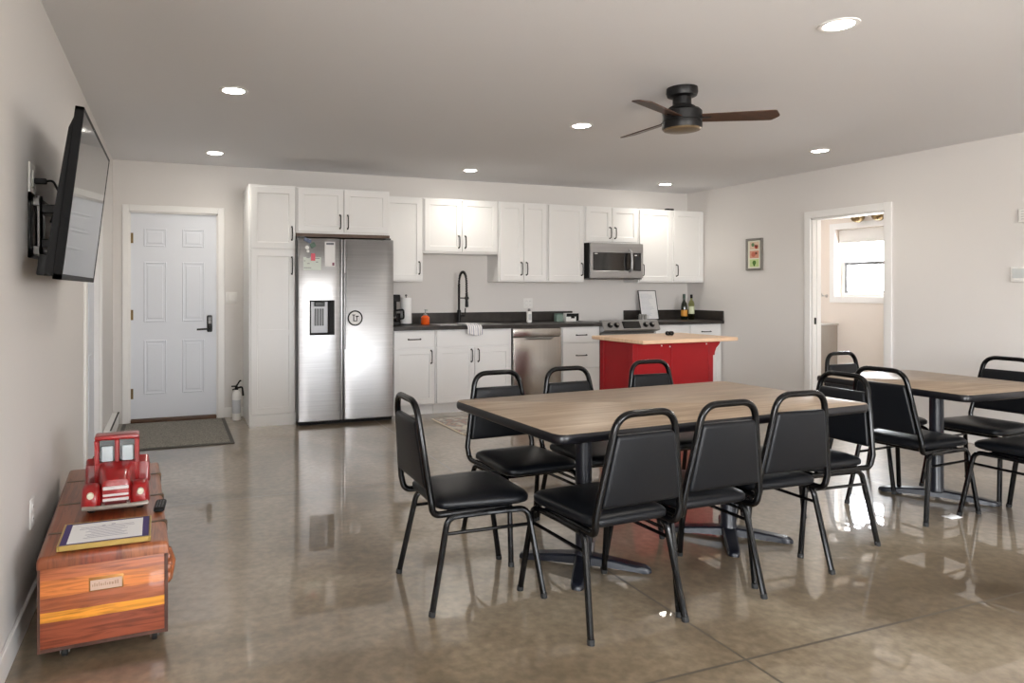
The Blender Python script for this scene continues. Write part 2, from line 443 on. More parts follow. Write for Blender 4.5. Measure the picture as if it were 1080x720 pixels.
bm = NB(); tube(bm, fillet([(0.359, YB, 0.905), (0.359, YB - 0.05, 0.905), (0.235, YB - 0.05, 0.90)], 0.02), 0.009); obj('lever', bm, blk_m, hd)
bm = NB()
for r in range(4):
    for c in range(2): box(bm, 0.346 + c * 0.016, 0.356 + c * 0.016, YB - 0.009, YB - 0.005, 0.96 + r * 0.016, 0.969 + r * 0.016)
obj('keypad', bm, steel2_m, hd)
bm = NB(); box(bm, -0.372, 0.425, YB - 0.03, YB + 0.07, 0.0, 0.033, 0.006); obj('threshold', bm, brown_m, d1)
bm = NB(); box(bm, -0.6, 0.6, YB + 0.10, YB + 0.115, 0, 2.1); struct(obj('wall_behind_door', bm, wall_m))

# side door in the left wall
bm = NB(); box(bm, XL - 0.08, XL - 0.036, 5.032, 5.968, 0.01, 2.048)
for (a, b) in ((5.14, 5.44), (5.56, 5.86)):
    for (c, d) in ((1.72, 1.92), (0.98, 1.6), (0.25, 0.82)):
        box(bm, XL - 0.038, XL - 0.030, a, b, c, d, 0.005, 1)
d2 = struct(obj('door_2', bm, door_m))
bm = NB(); casing(bm, 'y', XL, XL + 0.018, 5.02, 5.98, 2.06, 0.085); box(bm, XL - 0.1, XL, 5.02, 5.032, 0, 2.06); box(bm, XL - 0.1, XL, 5.968, 5.98, 0, 2.06); box(bm, XL - 0.1, XL, 5.02, 5.98, 2.048, 2.06)
obj('door_frame', bm, trim_m, d2)
for z in (1.8, 1.05, 0.52):
    bm = NB(); lathe(bm, [(0.0075, -0.05), (0.0075, 0.05)], (XL - 0.012, 5.038, z), 10); obj('hinge', bm, steel2_m, d2)
bm = NB(); box(bm, XL - 0.10, XL - 0.09, 4.9, 6.1, 0, 2.1); struct(obj('wall_behind_side_door', bm, wall_m))

# bathroom doorway casing, jambs, strike plate
bm = NB(); casing(bm, 'y', XR - 0.018, XR, DW0, DW1, DWH, 0.072)
casing(bm, 'y', XR + T, XR + T + 0.018, DW0, DW1, DWH, 0.072)
box(bm, XR, XR + T, DW0, DW0 + 0.018, 0, DWH); box(bm, XR, XR + T, DW1 - 0.018, DW1, 0, DWH); box(bm, XR, XR + T, DW0, DW1, DWH - 0.018, DWH)
box(bm, XR + 0.05, XR + 0.07, DW1 - 0.03, DW1 - 0.018, 0, DWH - 0.018); box(bm, XR + 0.05, XR + 0.07, DW0 + 0.018, DW0 + 0.03, 0, DWH - 0.018)
dw = struct(obj('trim_1', bm, trim_m))
bm = NB(); box(bm, XR + 0.022, XR + 0.045, DW1 - 0.0225, DW1 - 0.0175, 0.93, 1.0); obj('strike_plate', bm, blk_m, dw)

# baseboards
def bb(name, *boxes):
    bm = NB()
    for b in boxes: box(bm, *b, 0.003, 1)
    return struct(obj(name, bm, trim_m))
bb('baseboard_left', (XL, XL + 0.014, YF, 4.93, 0, 0.10), (XL, XL + 0.014, 6.07, 6.28, 0, 0.10))
bb('baseboard_back', (0.50, 0.683, YB - 0.014, YB, 0, 0.10), )
bb('baseboard_right', (XR - 0.014, XR, YF, DW0 - 0.075, 0, 0.10), (XR - 0.014, XR, DW1 + 0.075, 6.62, 0, 0.10))

# ------------------------------------------------------------------ wall bits
def plate(name, label, cat, M, w, h, kind, group=None):
    """cover plate lying in the local xz plane, facing -y"""
    t = thing(name, label, cat, group=group); t.matrix_world = M
    bm = NB(); box(bm, -w / 2, w / 2, -0.006, 0, -h / 2, h / 2, 0.003, 2); obj('cover_plate', bm, plast_m, t)
    if kind == 'switch':
        for dx in (-0.023, 0.023):
            bm = NB(); box(bm, dx - 0.008, dx + 0.008, -0.010, -0.0055, -0.03, 0.03, 0.002, 1); obj('rocker', bm, trim_m, t)
    else:
        for dx in kind:
            for dz in (-0.024, 0.024):
                bm = NB(); lathe(bm, [(0.0, -0.0088), (0.015, -0.0088), (0.0165, -0.006)], (dx, 0, dz), 16, 'y')
                rc = obj('receptacle', bm, trim_m, t)
                bm = NB(); box(bm, dx - 0.007, dx - 0.005, -0.0094, -0.008, dz - 0.004, dz + 0.005); box(bm, dx + 0.005, dx + 0.007, -0.0094, -0.008, dz - 0.004, dz + 0.005)
                obj('slot', bm, black_m, rc)
    return t
def at(x, y, z, rz=0): return Matrix.Translation((x, y, z)) @ Matrix.Rotation(rz, 4, 'Z')
plate('light_switch', 'white double rocker light switch between the entry door and the tall pantry', 'light switch', at(0.57, YB, 1.215), 0.115, 0.115, 'switch')
plate('wall_outlet', 'white wall outlet above the cedar chest on the grey side wall', 'outlet', at(XL, 3.17, 0.40, PI / 2), 0.075, 0.118, (0.0,))
plate('wall_outlet', 'white double wall outlet above the counter over the slim white bottle', 'outlet', at(3.98, YB, 1.135), 0.125, 0.118, (-0.024, 0.024))

tt = thing('thermostat', 'white rectangular thermostat on the bare right wall, the lower of two wall boxes', 'thermostat', (XR, 3.50, 1.42), -PI / 2)
bm = NB(); box(bm, -0.06, 0.06, -0.022, 0, -0.062, 0.062, 0.006, 3); obj('housing', bm, plast_m, tt)
bm = NB(); box(bm, -0.045, 0.045, -0.0235, -0.0215, -0.03, 0.045, 0.001, 1); obj('display', bm, mat('lcd_grey', rgb(196, 200, 200), 0.2), tt)
bm = NB(); box(bm, -0.03, 0.03, -0.026, -0.0215, -0.052, -0.038, 0.002, 1); obj('button', bm, trim_m, tt)
sn = thing('wall_sensor', 'small white sensor box high on the right wall above the thermostat', 'sensor', (XR, 3.45, 1.885), -PI / 2)
bm = NB(); box(bm, -0.055, 0.055, -0.02, 0, -0.055, 0.055, 0.006, 3); obj('housing', bm, plast_m, sn)
bm = NB()
for k in range(4): box(bm, -0.035, 0.035, -0.0215, -0.019, -0.03 + k * 0.02, -0.024 + k * 0.02)
obj('vent', bm, mat('vent_grey', rgb(190, 190, 188), 0.5), sn)

# framed picture: three small stacked tiles in a grey frame
pf = thing('framed_picture', 'narrow grey framed picture of three stacked colour squares on the right wall', 'picture', (XR, 6.176, 1.705), -PI / 2)
W2, H2, f = 0.118, 0.185, 0.024
bm = NB()
for (a, b, c, d) in ((-W2, -W2 + f, -H2, H2), (W2 - f, W2, -H2, H2), (-W2 + f, W2 - f, -H2, -H2 + f), (-W2 + f, W2 - f, H2 - f, H2)):
    box(bm, a, b, -0.026, 0, c, d, 0.003, 1)
obj('frame', bm, mat('grey_frame', rgb(122, 118, 112), 0.5), pf)
bm = NB(); box(bm, -W2 + f, W2 - f, -0.012, -0.004, -H2 + f, H2 - f); obj('mount', bm, mat('picture_mount', rgb(226, 224, 208), 0.8), pf)
tiles = ((0.100, rgb(214, 188, 164), ((-0.02, 0.012, 0.022, rgb(96, 128, 88)), (0.03, -0.012, 0.024, rgb(170, 64, 46)), (0.03, -0.004, 0.012, rgb(230, 226, 214)))),
         (0.0, rgb(206, 150, 126), ((-0.012, 0.0, 0.03, rgb(188, 104, 84)), (0.028, 0.012, 0.016, rgb(110, 62, 40)))),
         (-0.100, rgb(190, 208, 146), ((0.0, 0.004, 0.026, rgb(78, 120, 44)), (0.0, -0.024, 0.012, rgb(60, 96, 36)))))
for zc, c, spots in tiles:
    bm = NB(); box(bm, -0.066, 0.066, -0.0135, -0.011, zc - 0.044, zc + 0.044)
    tl = obj('picture_tile', bm, mat('tile_paint', c, 0.7), pf)
    for (sx, sz, r, c2) in spots:
        bm = NB(); lathe(bm, [(0, -0.0145), (r, -0.0145), (r, -0.013)], (sx, 0, zc + sz), 14, 'y'); obj('painted_shape', bm, mat('tile_motif', c2, 0.7), tl)

# low baseboard heater in the corner by the entry door
bh = thing('baseboard_heater', 'low white baseboard heater with dark top slot in the corner beside the entry door', 'heater', (XL, 6.75, 0))
bm = NB(); box(bm, 0.001, 0.062, -0.46, 0.46, 0.02, 0.125, 0.004, 1); obj('housing', bm, trim_m, bh)
bm = NB(); box(bm, 0.050, 0.063, -0.46, 0.46, 0.1255, 0.131, 0.001, 1); box(bm, 0.055, 0.0635, 0.4605, 0.466, 0.02, 0.131); obj('top_slot', bm, black_m, bh)
bm = NB(); box(bm, 0.005, 0.055, -0.46, 0.46, 0.0, 0.02); obj('foot', bm, trim_m, bh)

# ------------------------------------------------------------------ ceiling lights and fan
LIGHTS = [(0.365, 4.50, 'round recessed ceiling light nearest the wall television'),
          (0.372, 6.62, 'round recessed ceiling light in front of the white entry door'),
          (2.935, 6.64, 'round recessed ceiling light above the kitchen sink'),
          (2.930, 4.53, 'round recessed ceiling light nearest the tips of the ceiling fan blades'),
          (5.490, 6.70, 'round recessed ceiling light above the kitchen corner with the bottles'),
          (5.470, 4.59, 'round recessed ceiling light nearest the bathroom doorway'),
          (2.950, 2.374, 'largest recessed ceiling light, in front of the ceiling fan')]
lp = None
for i, (x, y, lab) in enumerate(LIGHTS):
    if lp is None:
        t = thing('ceiling_light', lab, 'ceiling light', (x, y, ZC), group='recessed ceiling lights')
        bm = NB(); lathe(bm, [(0.066, 0.0), (0.066, -0.004), (0.074, -0.007), (0.088, -0.004), (0.090, 0.0)], n=32); 
        obj('trim_ring', bm, trim_m, t)
        bm = NB(); lathe(bm, [(0.0, -0.0045), (0.050, -0.0045), (0.0655, -0.003), (0.0655, 0.0)], n=32); obj('lens', bm, emit_m, t)
        lp = t
    else:
        t = dup(lp); t.location = (x, y, ZC); t['label'] = lab
    ld = bpy.data.lights.new('downlight', 'SPOT'); ld.energy = 18; ld.color = (1.0, 0.93, 0.83); ld.spot_size = math.radians(140); ld.spot_blend = 0.9; ld.shadow_soft_size = 0.06
    lo = bpy.data.objects.new('downlight', ld); COL.objects.link(lo); lo.location = (x, y, ZC - 0.06)

fan = thing('ceiling_fan', 'black low-profile ceiling fan with three dark blades', 'ceiling fan', (2.972, 3.47, ZC))
bm = NB(); lathe(bm, [(0.0, 0), (0.092, 0), (0.094, -0.03), (0.088, -0.05), (0.066, -0.06), (0.0, -0.06)], n=36); obj('canopy', bm, blk_m, fan)
bm = NB(); lathe(bm, [(0.0, -0.055), (0.056, -0.055), (0.056, -0.105), (0.078, -0.118), (0.08, -0.128), (0.0, -0.128)], n=32); obj('neck', bm, blk_m, fan)
bm = NB(); lathe(bm, [(0.0, -0.126), (0.07, -0.126), (0.105, -0.135), (0.118, -0.15), (0.118, -0.205), (0.112, -0.208), (0.112, -0.214), (0.118, -0.217), (0.119, -0.245), (0.115, -0.255), (0.0, -0.255)], n=40); obj('motor_housing', bm, blk_m, fan)
bm = NB(); lathe(bm, [(0.113, -0.2545), (0.108, -0.262), (0.07, -0.27), (0.0, -0.273)], n=36); obj('light_lens', bm, lens_m, fan)
for k, a in enumerate((-29.5, 91, 206)):
    bm = NB()
    pts = outline([(0.10, -0.05), (0.535, -0.068), (0.576, 0.005), (0.54, 0.062), (0.10, 0.05)], [0.01, 0.02, 0.03, 0.02, 0.01], 4)
    slab(bm, [Vector(p) for p in pts], -0.003, 0.003, 0.001)
    xf(bm, Matrix.Rotation(math.radians(a), 4, 'Z') @ Matrix.Translation((0, 0, -0.188)) @ Matrix.Rotation(math.radians(-13), 4, 'X'))
    bl = obj('blade', bm, blade_m, fan)
    bm = NB(); box(bm, 0.10, 0.17, -0.022, 0.022, -0.192, -0.180, 0.003, 1); xf(bm, Matrix.Rotation(math.radians(a), 4, 'Z')); obj('blade_bracket', bm, blk_m, bl)

# ------------------------------------------------------------------ cabinets
def pull(x, y, z, L, vert=True):
    """arched bar pull standing off a face at y (facing -y)"""
    bm = NB(); h = L / 2
    if vert: P = [(x, y, z - h), (x, y - 0.03, z - h + 0.006), (x, y - 0.034, z), (x, y - 0.03, z + h - 0.006), (x, y, z + h)]
    else: P = [(x - h, y, z), (x - h + 0.006, y - 0.03, z), (x, y - 0.034, z), (x + h - 0.006, y - 0.03, z), (x + h, y, z)]
    tube(bm, fillet(P, 0.012, 4), 0.0055, 8)
    for p in (P[0], P[-1]):
        lathe(bm, [(0.009, 0.0), (0.009, -0.004), (0.006, -0.006)], p, 12, 'y')
    return bm
def shaker(x0, x1, z0, z1, y, th=0.02, rail=0.058):
    """shaker door facing -y: stiles, rails and a recessed field, one closed mesh"""
    bm = NB()
    def L(x0, x1, z0, z1, yy): return [Vector((x0, yy, z0)), Vector((x1, yy, z0)), Vector((x1, yy, z1)), Vector((x0, yy, z1))]
    r = rail; c = 0.002
    rings3(bm, [L(x0, x1, z0, z1, y + th), L(x0, x1, z0, z1, y + c), L(x0 + c, x1 - c, z0 + c, z1 - c, y), L(x0 + r, x1 - r, z0 + r, z1 - r, y), L(x0 + r + 0.004, x1 - r - 0.004, z0 + r + 0.004, z1 - r - 0.004, y + 0.009)])
    return bm
def cabinet(name, label, cat, x0, x1, z0, z1, yf, doors=(), drawers=(), toe=False, group=None, gable=False):
    t = thing(name, label, cat, ((x0 + x1) / 2, YB, 0), group=group)
    ox = (x0 + x1) / 2; y = yf - YB
    zb = 0.10 if toe else z0
    bm = NB(); box(bm, x0 - ox, x1 - ox, y + 0.0205, -0.002, zb, z1, 0.001, 1)
    obj('body', bm, cab_m, t)
    if toe:
        bm = NB(); box(bm, x0 - ox, x1 - ox, y + 0.075, y + 0.09, 0, 0.1); obj('toe_kick', bm, cab_m, t)
    for d in doors:
        a, b, c, e = d[:4]
        do = obj('door', shaker(a - ox, b - ox, c, e, y), cab_m, t)
        if len(d) > 4 and d[4] is not None:
            hx, hz, hl = d[4]; obj('handle', pull(hx - ox, y, hz, hl), blk_m, do)
    for d in drawers:
        a, b, c, e = d[:4]
        bm = NB(); box(bm, a - ox, b - ox, y, y + 0.02, c, e, 0.002, 1)
        do = obj('drawer', bm, cab_m, t)
        if len(d) > 4 and d[4]:
            obj('handle', pull((a + b) / 2 - ox, y, (c + e) / 2, 0.13, False), blk_m, do)
    return t, ox
YU, YC = 6.99, 6.69
G = 'white kitchen wall cabinets'
g = 0.003
pan, ox = cabinet('pantry_cabinet', 'tall white pantry cabinet standing beside the stainless refrigerator', 'cabinet', 0.685, 1.122, 0.0, 2.295, YC,
    [(0.70, 1.115, 1.69, 2.275, (1.083, 1.838, 0.125)), (0.70, 1.115, 0.115, 1.675, (1.083, 1.528, 0.16))], toe=False)
bm = NB(); box(bm, 0.685 - ox, 1.122 - ox, YC - YB + 0.006, YC - YB + 0.0205, 0.0, 0.108); obj('toe_kick', bm, cab_m, pan)
bm = NB(); box(bm, 0.76 - ox, 1.055 - ox, YC - YB + 0.0, YC - YB + 0.0095, 0.86, 0.915); obj('door_rail', bm, cab_m, [c for c in pan.children if c.name.startswith('door')][1])
c1, ox = cabinet('wall_cabinet', 'white two-door cabinet above the refrigerator', 'cabinet', 1.126, 2.07, 1.845, 2.292, YC,
    [(1.14, 1.592, 1.862, 2.278, (1.555, 1.965, 0.13)), (1.598, 2.055, 1.862, 2.278, (1.632, 1.965, 0.13))], group=G)
bm = NB(); box(bm, 1.126 - ox, 2.07 - ox, YC - YB + 0.012, -0.01, 1.812, 1.8445); obj('bottom_rail', bm, brown_m, c1)
cabinet('wall_cabinet', 'single-door white wall cabinet between the refrigerator and the sink cabinet', 'cabinet', 2.09, 2.537, 1.385, 2.29, YU,
    [(2.10, 2.523, 1.40, 2.275, (2.49, 1.53, 0.13))], group=G)
cabinet('wall_cabinet', 'short two-door white wall cabinet above the sink faucet', 'cabinet', 2.543, 3.437, 1.69, 2.29, YU,
    [(2.556, 2.987, 1.712, 2.275, (2.952, 1.82, 0.13)), (2.993, 3.424, 1.712, 2.275, (3.028, 1.82, 0.13))], group=G)
cabinet('wall_cabinet', 'narrow-doored white wall cabinet with paired handles above the dishwasher', 'cabinet', 3.443, 4.067, 1.385, 2.29, YU,
    [(3.456, 3.752, 1.40, 2.275, (3.722, 1.535, 0.14)), (3.758, 4.056, 1.40, 2.275, (3.79, 1.535, 0.14))], group=G)
cabinet('wall_cabinet', 'single-door white wall cabinet just left of the microwave', 'cabinet', 4.073, 4.567, 1.385, 2.288, YU,
    [(4.084, 4.555, 1.40, 2.275, (4.522, 1.535, 0.14))], group=G)
cabinet('wall_cabinet', 'short two-door white wall cabinet above the microwave', 'cabinet', 4.573, 5.333, 1.853, 2.288, YU,
    [(4.586, 4.948, 1.87, 2.275, (4.915, 1.975, 0.13)), (4.954, 5.32, 1.87, 2.275, (4.987, 1.975, 0.13))], group=G)
cabinet('wall_cabinet', 'single-door white wall cabinet just right of the microwave', 'cabinet', 5.339, 5.845, 1.385, 2.286, YU,
    [(5.352, 5.833, 1.40, 2.272, (5.388, 1.535, 0.14))], group=G)
cabinet('wall_cabinet', 'single-door white wall cabinet in the room corner above the bottles', 'cabinet', 5.851, 6.336, 1.385, 2.286, YU,
    [(5.864, 6.322, 1.40, 2.272, (5.90, 1.535, 0.14))], group=G)
GB = 'white kitchen base cabinets'
cabinet('base_cabinet', 'white base cabinet with one drawer and one door beside the refrigerator', 'cabinet', 2.10, 2.563, 0, 0.878, YC,
    [(2.112, 2.552, 0.115, 0.69, (2.515, 0.60, 0.13))], [(2.112, 2.552, 0.705, 0.868, True)], toe=True, group=GB)
cabinet('base_cabinet', 'white two-door sink base cabinet under the hanging towel', 'cabinet', 2.567, 3.452, 0, 0.878, YC,
    [(2.578, 3.006, 0.115, 0.69, (2.97, 0.60, 0.13)), (3.012, 3.44, 0.115, 0.69, (3.048, 0.60, 0.13))], [(2.578, 3.44, 0.705, 0.868, False)], toe=True, group=GB)
cabinet('base_cabinet', 'white three-drawer base cabinet between the dishwasher and the range', 'cabinet', 4.072, 4.578, 0, 0.878, YC,
    [], [(4.084, 4.566, 0.705, 0.868, True), (4.084, 4.566, 0.42, 0.695, True), (4.084, 4.566, 0.115, 0.41, True)], toe=True, group=GB)
cabinet('base_cabinet', 'white base cabinet right of the range partly behind the red island', 'cabinet', 5.338, 5.845, 0, 0.878, YC,
    [(5.35, 5.834, 0.115, 0.69, (5.80, 0.6, 0.13))], [(5.35, 5.834, 0.705, 0.868, False)], toe=True, group=GB)
cabinet('base_cabinet', 'white base cabinet in the room corner below the bottles', 'cabinet', 5.849, 6.336, 0, 0.878, YC,
    [(5.86, 6.325, 0.115, 0.69, (5.9, 0.6, 0.13))], [(5.86, 6.325, 0.705, 0.868, True)], toe=True, group=GB)

# countertops with upstands
ct = thing('countertop', 'long dark laminate countertop holding the sink', 'countertop', (3.34, YB, 0.88), group='dark kitchen countertops')
SX0, SX1, SY0, SY1 = 2.66, 3.34, 6.755, 7.10
bm = NB()
X0, X1, Y0 = 2.095 - 3.34, 4.58 - 3.34, 6.65 - YB
a, b, c, d = SX0 - 3.34, SX1 - 3.34, SY0 - YB, SY1 - YB
for bxs in ((X0, a, Y0, -0.001), (b, X1, Y0, -0.001), (a, b, Y0, c), (a, b, d, -0.001)): box(bm, *bxs, 0.0, 0.038)
bmesh.ops.remove_doubles(bm, verts=bm.verts, dist=1e-5)
obj('worktop', bm, count_m, ct)
bm = NB(); box(bm, X0, X1, -0.022, -0.001, 0.0385, 0.155, 0.003, 1); obj('backsplash', bm, count_m, ct)
c2 = thing('countertop', 'short dark laminate countertop in the corner holding the bottles', 'countertop', (5.835, YB, 0.88), group='dark kitchen countertops')
bm = NB(); box(bm, 5.334 - 5.835, 6.338 - 5.835, 6.65 - YB, -0.001, 0.0, 0.038, 0.003, 1); obj('worktop', bm, count_m, c2)
bm = NB(); box(bm, 5.334 - 5.835, 6.338 - 5.835, -0.022, -0.001, 0.0385, 0.155, 0.003, 1); box(bm, 6.317 - 5.835, 6.338 - 5.835, 6.655 - YB, -0.022, 0.0385, 0.155, 0.003, 1); obj('backsplash', bm, count_m, c2)

# sink and faucet
sk = thing('kitchen_sink', 'stainless double-bowl sink set in the long dark countertop', 'sink', (3.0, 6.93, 0.918))
bm = NB()
for (x0, x1) in ((-0.325, -0.012), (0.012, 0.325)):
    Lp = []
    for dd, z in ((0.0, 0.004), (0.012, 0.0), (0.02, -0.03), (0.03, -0.16)):
        Lp.append([Vector((p.x, p.y, z)) for p in outline(rect(x0 + dd, x1 - dd, -0.17 + dd, 0.165 - dd), 0.05 - dd * 0.3, 4)])
    rings3(bm, Lp, cap0=False)
obj('bowl', bm, steel_m, sk)
bm = NB()
for (x0, x1, y0, y1) in ((-0.355, -0.325, -0.195, 0.19), (0.325, 0.355, -0.195, 0.19), (-0.325, 0.325, -0.195, -0.17), (-0.325, 0.325, 0.165, 0.19), (-0.012, 0.012, -0.17, 0.165)):
    box(bm, x0, x1, y0, y1, 0.0003, 0.005, 0.0015, 1)
obj('rim', bm, steel_m, sk)
fc = thing('kitchen_faucet', 'tall black spring-neck kitchen faucet behind the sink', 'faucet', (3.04, 7.19, 0.918))
bm = NB(); lathe(bm, [(0.03, 0), (0.03, 0.006), (0.024, 0.012), (0.022, 0.02), (0.022, 0.14), (0.018, 0.15), (0.0, 0.15)], n=20); obj('base', bm, blk_m, fc)
bm = NB(); tube(bm, [(0, 0, 0.14), (0, 0, 0.44)], 0.013, 12); obj('riser', bm, blk_m, fc)
arc = [Vector((0, 0, 0.34))] + [Vector((0, -0.105 + 0.105 * math.cos(a), 0.46 + 0.115 * math.sin(a))) for a in [PI * k / 14 for k in range(15)]] + [Vector((0, -0.212, 0.40)), Vector((0, -0.215, 0.33))]
bm = NB(); tube(bm, arc, 0.008, 10)
fs = obj('spring_hose', bm, blk_m, fc)
# coil around the hose
def along(P, n):
    Ls = [0]
    for p, q in zip(P, P[1:]): Ls.append(Ls[-1] + (q - p).length)
    out = []
    for k in range(n):
        s = Ls[-1] * k / (n - 1); i = max(j for j in range(len(P)) if Ls[j] <= s + 1e-9); i = min(i, len(P) - 2)
        f = (s - Ls[i]) / (Ls[i + 1] - Ls[i]); out.append((P[i].lerp(P[i + 1], f), (P[i + 1] - P[i]).normalized()))
    return out
coil = []
for k, (p, tdir) in enumerate(along(arc, 340)):
    s1 = Vector((1, 0, 0)); s2 = tdir.cross(s1).normalized(); a = k * 2 * PI / 10
    coil.append(p + (s1 * math.cos(a) + s2 * math.sin(a)) * 0.0135)
bm = NB(); tube(bm, coil, 0.0028, 5); obj('spring_coil', bm, blk_m, fs)
bm = NB(); tube(bm, [(0, -0.215, 0.34), (0, -0.217, 0.28), (0, -0.218, 0.20), (0, -0.219, 0.185)], [0.013, 0.016, 0.019, 0.017], 14); obj('spray_head', bm, blk_m, fc)
bm = NB(); tube(bm, [(0, 0, 0.285), (0, -0.20, 0.285)], 0.006, 8); tube(bm, [(0, -0.198, 0.285), (0, -0.236, 0.285)], 0.019, 12); obj('support_arm', bm, blk_m, fc)
bm = NB(); tube(bm, [(0.02, 0, 0.085), (0.075, 0, 0.085)], 0.012, 10); tube(bm, [(0.072, 0, 0.085), (0.078, 0, 0.17)], 0.007, 8); obj('lever', bm, blk_m, fc)

# towel draped over the counter edge
def towel():
    bm = NB(); nx, ns = 26, 22
    path = [(6.86, 0.0265), (6.75, 0.0265), (6.66, 0.0262), (6.643, 0.022), (6.634, 0.0), (6.632, -0.035), (6.631, -0.075)]
    P = [Vector((0, y - 6.65, z)) for y, z in path]
    S_ = along(P, ns); rows = []
    for j, (p, tdir) in enumerate(S_):
        t = j / (ns - 1); row = []
        for i in range(nx):
            u = i / (nx - 1) * 2 - 1
            fold = 0.5 + 0.5 * math.sin(u * 11 + t * 1.5)
            w = 0.085 + 0.035 * max(0, 1 - t * 2.2)
            hang = max(0, (t - 0.45) / 0.55)
            x = u * w + 0.006 * math.sin(t * 9 + i)
            y = p.y - hang * (0.004 + 0.014 * fold)
            z = p.z + (1 - min(1, hang * 3)) * (0.003 + 0.012 * fold * (1 - abs(u) * 0.4)) - hang * 0.010 * math.sin(u * 2.5 + 1)
            row.append(bm.verts.new((x, y, z)))
        rows.append(row)
    for A, Bb in zip(rows, rows[1:]):
        for i in range(nx - 1): bm.faces.new((A[i], A[i + 1], Bb[i + 1], Bb[i]))
    return bm
tm, nt, p = node_mat('striped_towel')
tc = nt.nodes.new('ShaderNodeTexCoord'); wv = nt.nodes.new('ShaderNodeTexWave'); wv.inputs['Scale'].default_value = 13; wv.bands_direction = 'X'
rp = nt.nodes.new('ShaderNodeValToRGB'); rp.color_ramp.elements[0].position = 0.55; rp.color_ramp.elements[0].color = rgb(236, 234, 232); rp.color_ramp.elements[1].position = 0.85; rp.color_ramp.elements[1].color = rgb(168, 168, 184)
nt.links.new(tc.outputs['Object'], wv.inputs['Vector']); nt.links.new(wv.outputs['Fac'], rp.inputs['Fac']); nt.links.new(rp.outputs[0], p.inputs['Base Color']); p.inputs['Roughness'].default_value = 0.9
tw = obj('dish_towel', towel(), tm); tw.location = (2.98, 6.65, 0.897)
md = tw.modifiers.new('thick', 'SOLIDIFY'); md.thickness = 0.003; md.offset = 1
tag(tw, 'white and grey striped dish towel hanging over the counter edge at the sink', 'towel')

# ------------------------------------------------------------------ refrigerator
YR = 6.55
fr = thing('refrigerator', 'stainless side-by-side refrigerator with papers on its left door', 'refrigerator', (1.592, YB, 0))
ox = 1.592
bm = NB(); box(bm, 1.12 - ox, 2.068 - ox, YR - YB + 0.075, -0.03, 0.03, 1.785, 0.006, 1); obj('body', bm, mat('fridge_side', rgb(96, 96, 97), 0.45, 0.4), fr)
def fdoor(x0, x1, hole=None):
    """gently crowned steel door facing -y"""
    bm = NB(); n = 12; y = YR - YB
    zs = [0.035, 0.043, 1.775, 1.788]
    if hole: zs = [0.035, 0.043, hole[2], hole[3], 1.775, 1.788]
    xs = [x0 + (x1 - x0) * k / n for k in range(n + 1)]
    if hole: xs = sorted(set([x for x in xs if not (abs(x - hole[0]) < 0.02 or abs(x - hole[1]) < 0.02)] + [hole[0], hole[1]]))
    def fy(x, z):
        u = (x - x0) / (x1 - x0) * 2 - 1
        e = 0.012 * abs(u) ** 6
        if z in (zs[0], zs[-1]): e += 0.010
        return y + 0.004 * u * u + e
    V = [[bm.verts.new((x - ox, fy(x, z), z)) for x in xs] for z in zs]
    for j in range(len(zs) - 1):
        for i in range(len(xs) - 1):
            if hole and zs[j] >= hole[2] - 1e-6 and zs[j + 1] <= hole[3] + 1e-6 and xs[i] >= hole[0] - 1e-6 and xs[i + 1] <= hole[1] + 1e-6: continue
            bm.faces.new((V[j][i], V[j][i + 1], V[j + 1][i + 1], V[j + 1][i]))
    # rim back to the gasket
    yb = y + 0.072
    ring = V[0] + [r[-1] for r in V[1:-1]] + V[-1][::-1] + [r[0] for r in V[1:-1]][::-1]
    bk = [bm.verts.new((v.co.x, yb, v.co.z)) for v in ring]
    for k in range(len(ring)): bm.faces.new((ring[k], ring[(k + 1) % len(ring)], bk[(k + 1) % len(ring)], bk[k]))
    bm.faces.new(bk)
    return bm
DH = (1.228, 1.468, 0.862, 1.196)
fl_ = obj('door', fdoor(1.128, 1.530, DH), steel_m, fr, 50)
bm = NB(); box(bm, DH[0] - ox, DH[1] - ox, YR - YB + 0.066, YR - YB + 0.070, DH[2], DH[3])
for (a, b, c, d) in ((DH[0], DH[0] + 0.014, DH[2], DH[3]), (DH[1] - 0.05, DH[1], DH[2], DH[3]), (DH[0], DH[1], DH[2], DH[2] + 0.016), (DH[0], DH[1], DH[3] - 0.012, DH[3])):
    box(bm, a - ox, b - ox, YR - YB - 0.003, YR - YB + 0.068, c, d, 0.001, 1)
dsp = obj('water_dispenser', bm, black_m, fl_)
bm = NB(); box(bm, DH[0] + 0.016 - ox, DH[1] - 0.052 - ox, YR - YB + 0.05, YR - YB + 0.064, DH[2] + 0.018, DH[3] - 0.014, 0.002, 1); obj('dispenser_back', bm, mat('dispenser_grey', rgb(150, 150, 152), 0.4, 0.4), dsp)
bm = NB(); box(bm, 1.282 - ox, 1.378 - ox, YR - YB + 0.01, YR - YB + 0.05, 1.135, 1.18, 0.006, 2)
for k in range(4): box(bm, 1.284 + 0.024 * k - ox, 1.300 + 0.024 * k - ox, YR - YB + 0.04, YR - YB + 0.05, 0.95, 1.115)
obj('dispenser_paddle', bm, mat('dispenser_dark', rgb(52, 55, 56), 0.35), dsp)
obj('door', fdoor(1.578, 2.066), steel_m, fr, 50)
bm = NB()
for (x0, x1) in ((1.532, 1.548), (1.560, 1.576)): box(bm, x0 - ox, x1 - ox, YR - YB - 0.004, YR - YB + 0.06, 0.04, 1.784, 0.004, 2)
obj('handle_channel', bm, steel_m, fr)
